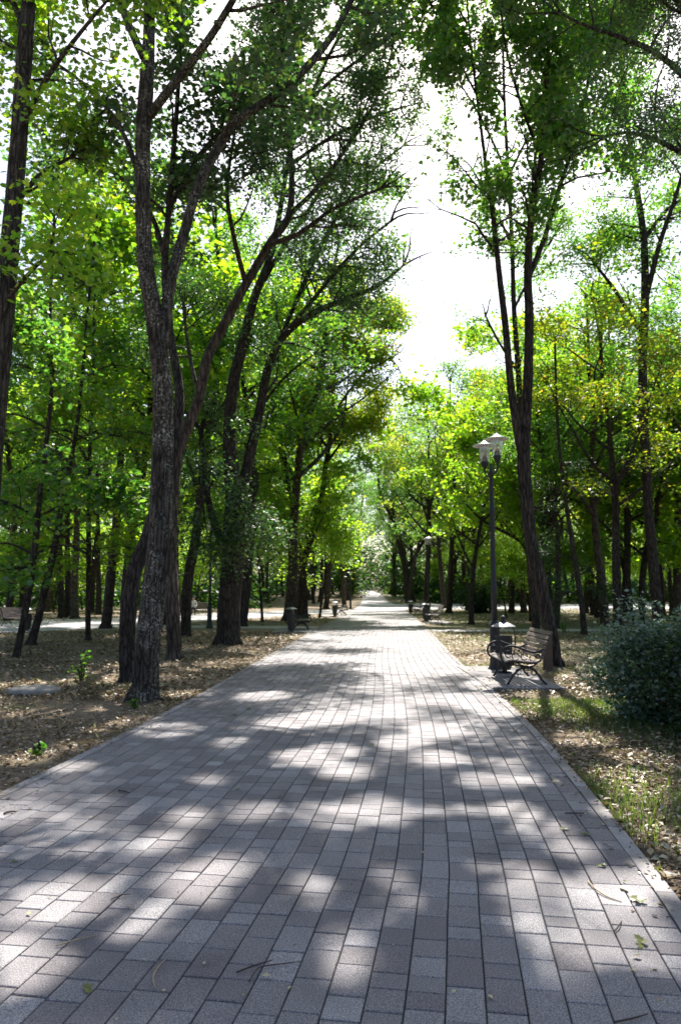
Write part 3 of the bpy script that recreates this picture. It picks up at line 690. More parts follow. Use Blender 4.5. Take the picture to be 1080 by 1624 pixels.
def place(kind, x, y, s, rz, label, group=None, sz=None):
    z = rise(y); p = PROTOS[kind]
    if kind not in used:
        used.add(kind); p.location = (x, y, z); p.rotation_euler = (0,0,rz); p.scale = (s,s,sz or s); p['label'] = label
        if group: p['group'] = group
        return p
    return dup(p, (x,y,z), rz, s, label, group, sz)
# measured trunks that can be told apart
for (px, py, kind, s, rz, label) in (
  (252,1003,'lean',.75,2.2,'thin leaning stem seen between the pale flecked trunk and the reddish trunk'),
  (168,996,'green',.95,1.0,'middling dark trunk standing at the edge of the left side path'),
  (456,984,'deep',1.12,4.0,'thick dark trunk behind the nearer left bin'),
  (484,980,'bright',1.0,5.0,'straight grey trunk directly behind the left bench'),
  (507,979,'low',1.25,.3,'thin dark young stem right of the left bench'),
  (388,984,'lean',.9,3.2,'narrow trunk right of the stout forked trunk'),
  (416,986,'low',1.2,2.6,'thin bent sapling between the stout fork and the left bin'),
  (881,996,'green',.62,1.9,'thin upright trunk right of the twin stemmed tree'),
  (960,994,'deep',.78,2.9,'short looking dark trunk on the lawn right of the leaning conifer'),
  (939,963,'green',1.0,.7,'distant trunk between the conifer and the lone lawn trunk'),
  (831,972,'deep',.95,.2,'stout far trunk just left of the twin stemmed tree'),
  (1068,985,'deep',.95,3.7,'thick dark trunk at the right edge behind the tall stem'),
  (756,966,'lean',1.25,1.3,'upright trunk rising out of the dark far bush'),
  (742,968,'lean',1.2,5.3,'slanting thin trunk left of the dark far bush'),
  (676,970,'autumn',1.15,2.0,'yellowing tree right beside the second lamp post'),
  (119,981,'deep',.9,.9,'brown trunk beyond the left side path, right one of a close pair'),
  (109,979,'green',.9,4.1,'brown trunk beyond the left side path, left one of a close pair'),
  (517,966,'green',1.1,2.2,'grey trunk left of the farther left bin'),
  ):
    g = gpt(px, py); place(kind, g.x, g.y, s, rz, label)

for x, y, k, s_, rz in ((8.3,57,'green',1.02,.5),(11.2,63,'bright',1.2,2.2),(10.2,73,'green',1.1,4),(13.4,66,'autumn',1.15,1),(10.6,41,'bright',1.2,3.3),(13.2,47,'autumn',1.12,5.1),(15.2,40,'green',.95,.9)):
    place(k, x, y, s_, rz, {'green':'tall green tree beyond the right hand cross path','bright':'tall yellow green tree beyond the right hand cross path','autumn':'tall yellowing tree beyond the right hand cross path'}[k], 'tall '+k+' trees beyond the right cross path')
for x, y, k, s_, rz, lab in ((.4,77,'deep',.85,.5,'left'),(1.1,99,'deep',.8,2.2,'left'),(-3.2,88,'green',.9,4,'left'),(8.6,96,'deep',.8,1,'right'),(8.2,112,'deep',.85,3.3,'right'),(1.6,118,'green',.8,5.1,'left')):
    place(k, x, y, s_, rz, {'green':'mid green','deep':'deep green'}[k]+' tree overhanging the narrowing far end of the walk from the '+lab, lab+' '+k+' trees at the far narrowing of the walk')
for x, y, k, s_, rz in ((-8.5,29.5,'bright',1.2,.5),(-4.6,34.5,'green',1.05,2.0),(-8.6,36.5,'bright',1.3,3.6),(-2.6,49,'bright',1.3,5.0),(6.5,37,'bright',.74,1.7)):  # the last one, on the right, is added to cast shadow over the walk
    place(k, x, y, s_, rz, 'middling yellow green tree added for shade on the right lawn near the walk, beyond the lamp' if x > 0 else {'green':'tall mid green tree behind the arching limbs on the left','bright':'tall yellow green tree behind the arching limbs on the left'}[k], None if x > 0 or k == 'green' else 'tall '+k+' trees behind the arching limbs')
def on_path(x, y, m=1.0):
    if abs(x-path_x(min(y,145))) < path_hw(min(y,145))+m: return True
    if 26 < y < 70:
        c = np.interp(y, [20,32,40,49,59,66], [-28,-15.5,-11.3,-8.6,-3.5,.5])
        if abs(x-c) < 4.2+m: return True
    if 29.3 < y < 36.5 and abs(x) < 18: return True
    if 69 < y < 86 and x > 4: return True
    return False
rr = random.Random(5); spots = []
def wood_fill(n, xr, yr, kinds, smin, smax, mind, label, group):
    c = 0; tries = 0
    while c < n and tries < 4000:
        tries += 1
        x = rr.uniform(*xr); y = rr.uniform(*yr)
        if on_path(x, y, 1.3): continue
        if abs(x) > y*.52+7: continue
        if .065 < x/y < .215 and y < 88: continue
        if any((x-a)**2+(y-b)**2 < mind**2 for a, b in spots): continue
        spots.append((x, y)); c += 1
        k = rr.choice(kinds); s = rr.uniform(smin, smax)
        place(k, x, y, s, rr.uniform(0, 6.28), label[k] if isinstance(label, dict) else label, group[k] if isinstance(group, dict) else group, s*rr.uniform(.9,1.12))
LBL = lambda where: {'green': f'mid green park tree standing {where}', 'deep': f'deep green thick trunked tree standing {where}',
   'bright': f'yellow green maple standing {where}', 'autumn': f'yellowing autumn tree standing {where}', 'lean': f'thin leaning yellow green tree standing {where}', 'low': f'low leafy young tree standing {where}'}
GRP = lambda where: {k: f'{k} trees {where}' for k in PROTOS}
wood_fill(9, (-24,-6), (28,60), ['green','bright','bright','autumn','green'], .85, 1.15, 3.6, LBL('in the wood beside the left side path'), GRP('beside the left side path'))
wood_fill(26, (-50,-8), (56,112), ['green','deep','bright','autumn','deep'], .9, 1.2, 4.2, LBL('in the wood beyond the left side path'), GRP('beyond the left side path'))
wood_fill(17, (7.5,26), (26,64), ['green','bright','autumn','lean','green','bright'], .8, 1.1, 3.4, LBL('in the wood behind the right hand lawn'), GRP('behind the right hand lawn'))
wood_fill(26, (12,56), (60,112), ['green','deep','bright','autumn','lean'], .9, 1.2, 4.2, LBL('in the far wood on the right'), GRP('in the far wood on the right'))
wood_fill(30, (-9,24), (88,122), ['green','deep','deep','bright','deep'], .9, 1.15, 2.8, LBL('where the walk bends away at the far end'), GRP('at the far end of the walk'))
wood_fill(16, (-40,-9), (50,90), ['low'], .9, 1.5, 2.4, 'low leafy young tree in the undergrowth beyond the left side path', 'undergrowth beyond the left side path')
wood_fill(14, (9,36), (40,95), ['low'], .8, 1.4, 2.4, 'low leafy young tree in the undergrowth on the right', 'undergrowth on the right')

# far wood and undergrowth that read as one green mass
rng = np.random.default_rng(77)
def mass(n, xr, yr, hmin, hmax, zlo=.02):
    X = rng.uniform(*xr, n); Y = rng.uniform(*yr, n); H = hmin + (hmax-hmin)*rng.random(n)
    Z = np.array([rise(y) for y in Y]) + rng.uniform(zlo, 1, n)*H
    hole = np.array([mnoise.noise(Vector((x*.16, y*.16, z*.22))) for x, y, z in zip(X, Y, Z)]) > -.12
    px = np.interp(Y, SY, SX); keep = hole & ~((np.abs(X-px) < 2.6) & (Y < 140) & (Z < 12)) & ~((Y < 87) & (X > 3) & (Y > 68))
    return np.stack([X, Y, Z], 1)[keep]
C = np.concatenate([mass(12000, (-125,135), (124,166), 4, 17), mass(2600, (-75,-9), (70,124), .6, 3.2), mass(2400, (11,90), (88,124), .6, 3.2), mass(500, (-1,12), (108,128), 1, 9)])
idx = np.repeat(np.arange(len(C)), 26); pos = C[idx] + rng.normal(0, 1, (len(idx),3))*np.array([1.1,1.1,.6])
pos[:,2] = np.maximum(pos[:,2], .1)
tag(link('distant_wood', leaf_mesh('distant_wood', pos, rng.uniform(.4,.85,len(idx)), rng), L_FAR), 'far mass of green wood and undergrowth closing the view behind all the trunks', 'woodland', None, 'stuff')

# ------------------------------------------------------------------ shrubs and small plants
def shrub(name, label, base, R, H, lm, leaf, n, seed, kind='oval', stems=14, spread=1.0):
    rng = np.random.default_rng(seed); root = empty(name, base); tag(root, label, 'shrub'); mb = MB(); cl = []
    for k in range(stems):
        a = rng.uniform(0, 6.28); rr_ = R*spread*math.sqrt(rng.random()); h = H*(1-.55*(rr_/R)**2)*rng.uniform(.6,1.15)
        tip = Vector((math.cos(a)*rr_, math.sin(a)*rr_, h)); mid = tip*.5 + Vector((0,0,.1*h))
        b0 = Vector((math.cos(a)*rr_*.2, math.sin(a)*rr_*.2, -.03))
        mb.tube([b0, mid, tip], [.016,.011,.004], 5, False, 3)
        for j in range(9):
            t = rng.uniform(.12, 1); c = b0.lerp(mid, t*2) if t < .5 else mid.lerp(tip, t*2-1)
            e = c + Vector((rng.normal(), rng.normal(), rng.normal()*.6))*R*.24; e.z = max(e.z, .04)
            mb.tube([c, (c+e)*.5+Vector((0,0,.02)), e], [.006,.004,.002], 4, False); cl += [e, (c+e)*.5]
    mb.build('stems', B_DARK, root, True)
    link('foliage', leaves_from(cl, rng, dict(lpc=n/len(cl), cr=R*.13, leaf=leaf, kind=kind, flat=.8, droop=.1), 'foliage'), lm, root); return root
shrub('grey_shrub', 'pale grey green leafed shrub at the right edge of the lawn', (3.86, 9.25, -.02), .78, 1.42, L_SILVER, .06, 20000, 201, stems=34)
shrub('dark_shrub', 'dark green shrub in front of the pale shrub at the right picture edge', (4.22, 8.2, -.02), .85, 1.35, L_DARK, .06, 20000, 202, stems=34)
g = gpt(758, 972); shrub('dark_bush', 'dark round bush right of the second lamp across the lawn', (g.x, g.y, -.02), 1.7, 2.3, L_DARK, .2, 5000, 203, stems=22)
for i, (px, py, h, lab) in enumerate([(130,1080,.55,'little yellow green seedling on the bare soil left of the flecked trunk'), (213,1122,.16,'tiny green sprout at the foot of the flecked trunk'),
     (895,1003,.5,'small pale green seedling beside the thin upright trunk'), (62,1196,.14,'tiny green sprout in the soil near the left kerb')]):
    g = gpt(px, py); shrub('seedling', lab, (g.x, g.y, -.02), h*.45, h, L_MID, .045+.05*h, int(60+160*h), 210+i, 'oval', 4); 

# ------------------------------------------------------------------ ground cover (uncountable)
rng = np.random.default_rng(9)
def scatter(n, xr, yr, power=1.6):
    u = rng.random(n); Y = yr[0] + (yr[1]-yr[0])*u**power; X = rng.uniform(*xr, n)
    X = X*(Y/yr[1]*.75+.25) if False else X
    return X, Y
def off_walk(X, Y, m=.0):
    cx = np.interp(Y, SY, SX); hw = np.interp(Y, SY, SH); k = np.abs(X-cx) > hw+m
    c = np.interp(Y, [20,28,32,40,49,59], [-60,-20,-15.5,-11.3,-8.6,-3.5]); return k & ~((Y > 28) & (np.abs(X-c) < 3.6)) & ~((Y > 30.2) & (Y < 35.6) & (np.abs(X) < 17))
parts = []
for (n, xr, yr, pw, sz) in ((46000, (-9,-1.8), (3.5,13), 1.2, .05), (60000, (-20,-1), (11,32), 1.3, .085), (44000, (1.5,6.5), (3.2,13), 1.1, .055), (36000, (2,18), (11,34), 1.3, .085), (26000, (-30,34), (32,75), 1.2, .15)):
    X, Y = scatter(n, xr, yr, pw); 
    cl = np.sin(X*1.7+np.sin(Y*1.1)*2)+np.sin(Y*1.9+X*.6) + rng.normal(0,.8,n) > -1.1     # drifts
    k = off_walk(X, Y, .0) & cl; X, Y = X[k], Y[k]
    parts.append((np.stack([X, Y, -.012+rng.random(len(X))*.028], 1), sz*rng.uniform(.5,1.35,len(X))))
for sg in (-1, 1):                      # bits blown over the edges of the walk
    n = 2000; S_ = rng.uniform(1.5, 40, n); hw = np.interp(S_, AL, SH); U = sg*(hw + .06 - np.abs(rng.normal(0, .16, n))); X, Y = pathpos(S_, U)
    parts.append((np.stack([X, Y, np.full(n, .021)], 1), .028*rng.uniform(.4,1.6,n)))
n = 500; S_ = rng.uniform(1.5, 30, n); U = rng.uniform(-2.1, 2.1, n); X, Y = pathpos(S_, U)
parts.append((np.stack([X, Y, np.full(n, .018)], 1), .014*rng.uniform(.4,1.6,n)))
pos = np.concatenate([p for p, s in parts]); size = np.concatenate([s for p, s in parts])
tag(link('leaf_litter', leaf_mesh('leaf_litter', pos, size, rng, 'oval', .35, 0), L_LITTER), 'dry brown and tan fallen leaves strewn over the soil', 'leaf litter', None, 'stuff')
def grass_mesh(X, Y, h):
    n = len(X); a = rng.uniform(0, 6.28, n); w = .0035+h*.03; lx = rng.normal(0,.45,n)*h; ly = rng.normal(0,.45,n)*h
    V = np.zeros((n,5,3), np.float32)
    cx, sy = np.cos(a)*w, np.sin(a)*w
    V[:,0] = np.stack([X-cx, Y-sy, np.full(n,-.02)],1); V[:,1] = np.stack([X+cx, Y+sy, np.full(n,-.02)],1)
    V[:,2] = np.stack([X+cx*.7+lx*.4, Y+sy*.7+ly*.4, h*.6],1); V[:,3] = np.stack([X-cx*.7+lx*.4, Y-sy*.7+ly*.4, h*.6],1)
    V[:,4] = np.stack([X+lx, Y+ly, h*.92],1)
    me = bpy.data.meshes.new('grass'); 
    idx = np.array([0,1,2,3, 3,2,4]); loops = (idx[None]+np.arange(n)[:,None]*5).ravel().astype(np.int32)
    tot = np.tile([4,3], n).astype(np.int32); st = np.concatenate([[0],np.cumsum(tot)[:-1]]).astype(np.int32)
    me.vertices.add(n*5); me.vertices.foreach_set('co', V.ravel()); me.loops.add(len(loops)); me.loops.foreach_set('vertex_index', loops)
    me.polygons.add(len(tot)); me.polygons.foreach_set('loop_start', st); me.polygons.foreach_set('loop_total', tot); me.update(calc_edges=True); return me
GX, GY, GH = [], [], []
for (n, xr, yr, pw, hh, thr) in ((52000, (1.6,6), (3.0,11), 1.0, .055, .0), (14000, (2.2,16), (10,34), 1.3, .07, .3), (9000, (-9,-2), (5,13), 1.2, .045, 1.15), (7000,(-18,-2),(12,32),1.2,.06,1.2)):
    X, Y = scatter(n, xr, yr, pw); cl = np.sin(X*1.3+2+np.sin(Y*.9))+np.sin(Y*1.2+X*.4) + rng.normal(0,.5,n) > thr
    k = off_walk(X, Y, .02) & cl; GX.append(X[k]); GY.append(Y[k]); GH.append(hh*rng.uniform(.4,1.3,k.sum()))
tag(link('grass', grass_mesh(*map(np.concatenate, (GX, GY, GH))), L_GRASS), 'thin short grass growing through the fallen leaves', 'grass', None, 'stuff')

# ------------------------------------------------------------------ street furniture
def make_bench():
    root = empty('park_bench', (0,0,0)); L = 1.5      # local: +x towards the back, y along the bench
    seat = [(-.05,.385),(.0,.40),(.075,.40),(.15,.39),(.225,.38),(.30,.372),(.375,.368),(.45,.372)]
    back = [(.535,.45),(.56,.53),(.585,.61),(.612,.69),(.645,.77),(.69,.845)]
    for nm, pts in (('seat', seat), ('backrest', back)):
        mb = MB()
        for i, (d, z) in enumerate(pts):
            q = pts[min(i+1, len(pts)-1)]; p = pts[max(i-1,0)]; an = math.atan2(q[1]-p[1], q[0]-p[0])
            R = Matrix.Rotation(-an, 3, 'Y'); mb.box((d, L/2, z), (.062, L, .026), R)
        o = mb.build(nm, M_WOOD, root); bv = o.modifiers.new('bevel','BEVEL'); bv.width = .006; bv.segments = 2
    for y in (.12, L-.12):
        mb = MB()
        def c(pts, r, sub=5): mb.tube([(d, y, z) for d, z in pts], r, 8, True, sub)
        c([(-.03,.0),(.015,.06),(.08,.16),(.18,.255),(.29,.29)], [.022,.018,.018,.02,.024])
        c([(.29,.29),(.40,.255),(.49,.16),(.55,.07),(.62,.0)], [.024,.02,.018,.018,.022])
        c([(-.07,.362),(.05,.378),(.2,.362),(.36,.345),(.5,.37),(.548,.44),(.585,.56),(.63,.68),(.68,.79),(.735,.872)], [.016]*6+[.018]*3+[.022])
        c([(.60,.585),(.5,.535),(.38,.535),(.25,.575),(.1,.625),(-.02,.615),(-.10,.55),(-.125,.46),(-.09,.375),(-.02,.33),(.06,.335),(.08,.375)], .019)
        c([(.29,.29),(.2,.31),(.1,.32),(-.0,.345)], .014); c([(.29,.29),(.4,.30),(.5,.37)], .014)
        for (cx, cz, rr_) in ((.0,.5,.055),(.12,.46,.06),(.26,.455,.055),(.40,.43,.05),(.16,.21,.045),(.42,.2,.045),(.29,.225,.04),(.49,.46,.035)):
            c([(cx+rr_*math.cos(k*.7), cz+rr_*math.sin(k*.7)) for k in range(9)], .009, 2)
        mb.build('side_frame', M_IRON, root, True)
    mb = MB(); mb.tube([(.29,.12,.285),(.29,L-.12,.285)], .012, 8); mb.build('tie_bar', M_IRON, root, True)
    return root
BENCH = make_bench()
def make_bin():
    root = empty('litter_bin', (0,0,0))
    mb = MB(); n = 8
    mb.lathe([(.10,.06),(.115,.06),(.125,.10),(.155,.66),(.168,.67),(.168,.70),(.15,.70),(.145,.62),(.12,.12),(.0,.12)], 12)
    for k in range(12):
        a = 2*math.pi*k/12; mb.tube([(.128*math.cos(a), .128*math.sin(a), .1),(.158*math.cos(a),.158*math.sin(a),.66)], .011, 6)
    mb.build('bin_body', M_BIN, root)
    mb = MB(); mb.lathe([(.14,0),(.14,.02),(.05,.035),(.045,.07),(.0,.07)], 12); mb.build('base', M_IRON, root)
    for sg in (-1,1):
        mb = MB(); mb.tube([(0,sg*.15,.30),(0,sg*.205,.42),(0,sg*.22,.62),(0,sg*.20,.80),(0,sg*.17,.86)], .012, 8, True, 4)
        mb.tube([(0,sg*.15,.52),(0,sg*.215,.55)], .01, 6); mb.build('bracket', M_IRON, root, True)
    mb = MB(); mb.lathe([(.0,.862),(.22,.862),(.235,.868),(.232,.878),(.15,.925),(.07,.95),(.055,.955),(.0,.955)], 8); mb.build('lid', M_ROOF, root)
    mb = MB(); mb.lathe([(.05,.95),(.06,.965),(.035,.985),(.03,1.0),(.048,1.02),(.052,1.04),(.04,1.065),(.015,1.08),(.0,1.09)], 12); mb.build('finial', M_IRON, root, True)
    return root
BIN = make_bin()
def make_lamp():
    root = empty('street_lamp', (0,0,0))
    mb = MB(); mb.lathe([(.16,0),(.16,.06),(.13,.10),(.115,.16),(.105,.30),(.10,.85),(.115,.88),(.118,.94),(.09,.98),(.06,1.02)], 12); mb.build('base', M_IRON, root)
    mb = MB(); mb.lathe([(.06,1.0),(.058,1.6),(.066,1.63),(.066,1.68),(.054,1.72),(.05,3.2),(.058,3.23),(.058,3.28),(.046,3.3),(.042,3.95),(.055,3.97),(.055,4.03),(.03,4.08),(.018,4.2),(.0,4.22)], 12); mb.build('pole', M_IRON, root, True)
    for sg in (-1,1):
        mb = MB(); mb.tube([(0,0,3.98),(0,sg*.12,3.97),(0,sg*.26,4.0),(0,sg*.34,4.08),(0,sg*.35,4.2)], [.024,.022,.02,.02,.026], 8, True, 5)
        mb.build('arm', M_IRON, root, True); c = (0, sg*.35, 0)
        mb = MB(); mb.lathe([(.03,4.16),(.05,4.2),(.075,4.25),(.082,4.30),(.06,4.33),(.05,4.42),(.03,4.46),(.0,4.47)], 12, c); hd = mb.build('lantern_holder', M_IRON, root, True)
        mb = MB(); mb.lathe([(.075,4.30),(.10,4.40),(.118,4.52),(.125,4.64),(.12,4.66)], 18, c); mb.build('glass', M_GLASS, hd, True)
        mb = MB(); mb.lathe([(.12,4.655),(.19,4.655),(.245,4.642),(.25,4.65),(.18,4.675),(.10,4.70),(.05,4.74),(.02,4.76),(.0,4.765)], 20, c); mb.build('lamp_shade', M_SHADE, hd, True)
    return root
LAMP = make_lamp()
def first_or_dup(proto_, st, loc, rz, cat, label, group):
    loc = Vector(loc)
    if not proto_.get('placed'):
        proto_['placed'] = 1; o = proto_; o.location = loc; o.rotation_euler = (0,0,rz)
    else: o = dup(proto_, loc, rz)
    tag(o, label, cat, group); return o
def bench(x, y, rz, label, z=0): return first_or_dup(BENCH, 0, (x,y,z), rz, 'bench', label, 'benches along the paths')
def bin_(x, y, rz, label, z=0): return first_or_dup(BIN, 0, (x,y,z), rz, 'litter bin', label, 'litter bins beside the benches')
def lamp(x, y, rz, label): return first_or_dup(LAMP, 0, (x,y,-.02), rz, 'street lamp', label, 'lamps along the walk')
def pad(x0, x1, y0, y1, label, t=.05):
    mb = MB(); mb.box(((x0+x1)/2,(y0+y1)/2,-.02+t/2),(x1-x0,y1-y0,t)); o = mb.build('pavement', M_CONC)
    bv = o.modifiers.new('bevel','BEVEL'); bv.width = .012; bv.segments = 2; return struct(o, label, 'concrete pad')
PH = .032
g = gpt(804,1090)
pad(2.42, 3.62, g.y-.35, g.y+3.2, 'concrete pad under the near bench')
bench(g.x+.05, g.y-.05, -.02, 'near brown slatted bench with curled black iron arms, right of the walk', PH)
g = gpt(802,1071); bin_(g.x, g.y+.1, 1.57, 'litter bin with a metal lid just beyond the near bench', PH)
g = gpt(786,1064); lamp(g.x, g.y, .17, 'near black lamp post with two white hatted lanterns, rising behind the bench')
# board behind the bench
root = empty('wooden_board', (gpt(869,1063).x, gpt(869,1063).y, -.02), -.08)
tag(root, 'brown wooden board standing between the near bench and the twin stemmed tree', 'board')
mb = MB(); mb.box((0,0,.37),(.19,.05,.72)); o = mb.build('panel', M_BOARD, root); bv = o.modifiers.new('bevel','BEVEL'); bv.width=.006
mb = MB(); mb.box((0,.055,.36),(.05,.05,.74)); mb.build('post', M_BOARD, root)
# second and third benches on the right
g = gpt(680,989); pad(g.x-.1, g.x+1.2, g.y-.4, g.y+3.4, 'concrete pad under the second right bench')
bench(g.x+.1, g.y, .02, 'second bench on the right of the walk, small, by the second lamp', PH); bin_(g.x+.15, g.y+2.7, 1.57, 'metal lidded bin beside the second bench on the right', PH)
g = gpt(684,986); lamp(path_x(g.y)+path_hw(g.y)+.75, g.y+2.2, .06, 'second lamp post on the right, before the yellowing tree')
g = gpt(655,975); bench(g.x+.1, g.y, .02, 'farthest bench on the right of the walk', 0); bin_(g.x+.1, g.y+2.8, 1.57, 'farthest bin on the right of the walk', 0)
# left side: bench faces the walk (turned round), bin on the near side
g = gpt(462,1003); pad(g.x-.75, g.x+1.0, g.y-.5, g.y+3.2, 'concrete pad under the nearer left bench')
bin_(g.x, g.y, 1.57, 'dark litter bin with a metal lid before the nearer left bench', PH); bench(g.x+.55, g.y+2.5, math.pi+.04, 'nearer bench on the left of the walk, behind a bin', PH)
g = gpt(531,978); pad(g.x-.9, g.x+1.0, g.y-.6, g.y+3.4, 'concrete pad under the farther left bench')
bin_(g.x, g.y, 1.57, 'litter bin before the farther left bench', PH); bench(g.x+.7, g.y+2.9, math.pi+.04, 'farther bench on the left of the walk, behind a bin', PH)
g = gpt(332,996); lamp(g.x, g.y, .2, 'lamp post left of the stout forked trunk, its head lost in leaves')
g = gpt(561,966); lamp(g.x-.3, g.y, .1, 'farthest lamp post, left of the walk before the bend')
# bench and bin on the side path
bench(-15.6, 35.2, -2.0, 'bench on the side path at the left picture edge', -.012)
g = gpt(43,1000); bin_(g.x, g.y, .4, 'litter bin on the near side of the left side path', -.02)
bench(-9.0, 51.4, 1.75, 'bench on the far side path carrying a seated person', -.012)

# seated person, far off on the side path
def person(loc, rz, label, top, legs, skin, hair):
    root = empty('person', loc, rz); tag(root, label, 'person')
    J = [((0,0,.50),.135),((0,.02,.66),.125),((0,.03,.82),.14),((0,.03,.95),.12),((0,.02,1.03),.055),((0,-.0,1.10),.07),((0,-.015,1.18),.092),((0,-.005,1.26),.075),
         ((-.18,.03,.93),.058),((-.23,-.03,.72),.045),((-.17,-.22,.62),.036),((-.12,-.30,.60),.03),
         ((.18,.03,.93),.058),((.23,-.03,.72),.045),((.17,-.22,.62),.036),((.12,-.30,.60),.03),
         ((-.10,-.04,.50),.09),((-.12,-.42,.50),.07),((-.12,-.44,.25),.052),((-.12,-.43,.07),.04),((-.13,-.58,.035),.035),
         ((.10,-.04,.50),.09),((.12,-.42,.50),.07),((.12,-.46,.25),.052),((.12,-.45,.07),.04),((.13,-.60,.035),.035)]
    E = [(0,1),(1,2),(2,3),(3,4),(4,5),(5,6),(6,7),(3,8),(8,9),(9,10),(10,11),(3,12),(12,13),(13,14),(14,15),(0,16),(16,17),(17,18),(18,19),(19,20),(0,21),(21,22),(22,23),(23,24),(24,25)]
    me = bpy.data.meshes.new('body'); me.from_pydata([j[0] for j in J], E, []); o = bpy.data.objects.new('body', me); COL.objects.link(o)
    sk = o.modifiers.new('skin','SKIN'); o.modifiers.new('sub','SUBSURF').levels = 2
    for i, j in enumerate(J): me.skin_vertices[0].data[i].radius = (j[1], j[1]*.9)
    me.skin_vertices[0].data[0].use_root = True
    bpy.context.view_layer.update()
    ev = o.evaluated_get(bpy.context.evaluated_depsgraph_get()); m2 = bpy.data.meshes.new_from_object(ev)
    bpy.data.objects.remove(o)
    for m in (skin, top, legs): m2.materials.append(m)
    for p in m2.polygons:
        c = p.center; p.use_smooth = True
        p.material_index = 0 if (c.z > 1.0 and abs(c.x) < .13) or (c.y < -.20 and c.z > .56) else (1 if c.z > .57 else 2)
    o = bpy.data.objects.new('body', m2); COL.objects.link(o); o.parent = root
    mb = MB(); mb.lathe([(.0,.07),(.06,.06),(.095,.02),(.10,-.03),(.09,-.07),(.0,-.07)], 12, (0,.02,1.24)); mb.build('hair', hair, root, True)
    return root
M_SKIN = plain('skin', (.45,.28,.2), .6); M_SHIRT = plain('pale_shirt', (.62,.6,.62), .8); M_TROU = plain('dark_trousers', (.03,.03,.04), .8); M_HAIR = plain('dark_hair', (.03,.022,.018), .6)
person((-10.17, 51.44, -.012), 1.75-math.pi/2, 'seated person in a pale top and dark trousers on the far side path bench', M_SHIRT, M_TROU, M_SKIN, M_HAIR)

# flat pale stone on the left soil
g = gpt(54,1098); mb = MB(); mb.lathe([(.30,-.03),(.39,.0),(.40,.05),(.37,.085),(.28,.10),(.1,.11),(.0,.11)], 26)
rs = random.Random(4); mb.v = [(x*1.0*(1+rs.uniform(-.03,.03)), y*.95*(1+rs.uniform(-.03,.03)), z*(1+rs.uniform(-.06,.06))) for x, y, z in mb.v]
o = mb.build('flat_stone', M_STONE, None, True); o.location = (g.x, g.y, -.02); tag(o, 'round flat pale stone slab lying on the left soil', 'stone')

# ------------------------------------------------------------------ leaves and twigs lying on the walk
L_FY = leaf_mat('pale_fallen_leaf', [(0,(.40,.34,.16)),(.5,(.5,.44,.25)),(1,(.45,.36,.2))], [(0,(.3,.25,.1)),(1,(.3,.25,.1))], .2)
L_FG = leaf_mat('green_fallen_leaf', [(0,(.08,.10,.025)),(1,(.19,.20,.05))], [(0,(.2,.24,.04)),(1,(.2,.24,.04))], .2)
M_TWIG = plain('dark_twig', (.05,.035,.028), .8); M_STALK = plain('pale_stalk', (.36,.27,.17), .7)
rng = np.random.default_rng(41)
pale = leaf_mesh('fallen_leaf', np.array([[-.5,0,.4]])*.0, np.array([1.0]), rng, 'oval', .12, 0)
green = leaf_mesh('fallen_leaf', np.array([[0,0,.0],[-.25,.1,.05],[.1,-.3,.05]]), np.array([1.0,.8,.9]), rng, 'maple', .22, 0)
pale.materials.append(L_FY); green.materials.append(L_FG)
rs = random.Random(8)
def lay(me, px, py, size, label, group):
    g = gpt(px, py, .016); o = bpy.data.objects.new('fallen_leaf', me); COL.objects.link(o)
    size *= .68 if me is green else 1; o.location = (g.x, g.y, .018 + size*.06); o.rotation_euler = (rs.uniform(-.15,.15), rs.uniform(-.15,.15), rs.uniform(0,6.28)); o.scale = (size,)*3
    tag(o, label, 'leaf', group)
for px, py in [(712,1444),(832,1507),(782,1587),(715,1575),(188,1616),(259,1571),(232,1524),(208,1439),(43,1449),(376,1250),(250,1290),(337,1357),(324,1527),(415,1549),(461,1566),(140,1298),(352,1237),(1000,1540),(610,1326),(668,1352),(560,1205),(480,1172),(700,1240),(415,1180)]:
    lay(pale, px, py, rs.uniform(.022,.04), 'small pale dry leaf lying on the grey paving', 'pale leaves on the paving')
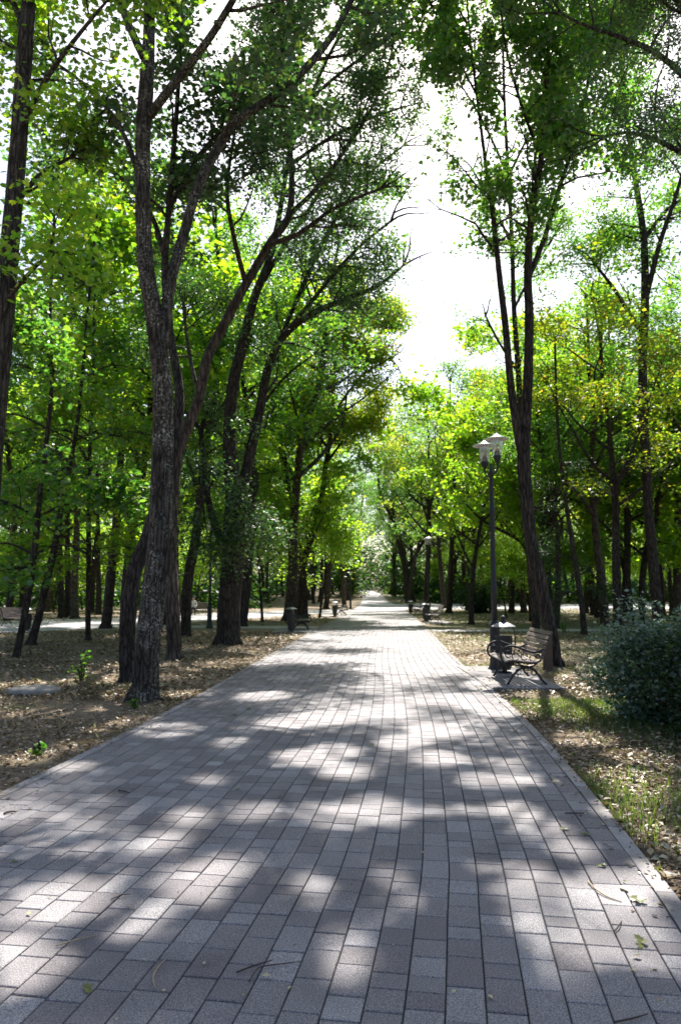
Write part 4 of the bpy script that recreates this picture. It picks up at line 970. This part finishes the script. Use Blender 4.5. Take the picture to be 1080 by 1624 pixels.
for px, py in [(982,1407),(874,1242)]: lay(pale, px, py, .07, 'larger tan leaf near the right kerb of the walk', 'tan leaves near the right kerb')
for px, py, s in [(592,1183,.07),(760,1093,.10),(144,1568,.055),(1020,1497,.07),(376,1252,.03),(22,1367,.035),(930,1325,.05),(957,1375,.05),(895,1317,.05),(444,1265,.03),(815,1160,.08),(370,1135,.07),(396,1125,.07)]:
    lay(green, px, py, s, 'wilted green leaf cluster lying on the grey paving', 'green leaves on the paving')
lay(green, 1012, 1432, .075, 'dark curled green leaf cluster by the right kerb', None)
def twig(pts, r, m, label):
    P = [gpt(px, py, .02) + Vector((0,0,.004*math.sin(i*1.7))) for i, (px, py) in enumerate(pts)]
    mb = MB(); mb.tube(P, [r]*(len(P)-1)+[r*.5], 6, True, 4); o = mb.build('twig', m, None, True, P[0]); o.location = P[0]
    tag(o, label, 'twig')
twig([(375,1543),(400,1535),(432,1523)], .004, M_TWIG, 'longer dark twig lying at the bottom centre left of the paving')
twig([(395,1558),(410,1538),(440,1530),(478,1524)], .0025, M_TWIG, 'thin bent dark twig crossing the longer dark twig')
twig([(88,1501),(120,1493),(157,1482)], .003, M_STALK, 'straight pale stalk on the paving at the lower left')
twig([(246,1568),(243,1552),(250,1535),(261,1522)], .003, M_STALK, 'curved pale stalk at the bottom left of the paving')
twig([(176,1427),(192,1422),(207,1418)], .003, M_TWIG, 'short brown stalk on the left half of the paving')
twig([(6,1291),(15,1289),(26,1287)], .007, M_TWIG, 'stubby dark twig at the left picture edge')
twig([(188,1254),(197,1256),(206,1258)], .006, M_TWIG, 'stubby dark twig near the left kerb')
twig([(932,1398),(945,1412),(962,1422),(986,1430)], .004, M_STALK, 'curved pale stalk near the right kerb')
twig([(896,1290),(912,1291),(932,1290)], .005, M_TWIG, 'dark twig lying across a joint near the right kerb')
twig([(975,1622),(1003,1618),(1028,1608)], .004, M_TWIG, 'dark curved twig at the bottom right corner')
twig([(974,1478),(982,1470),(986,1460)], .003, M_TWIG, 'short thin twig right of the curved pale stalk')
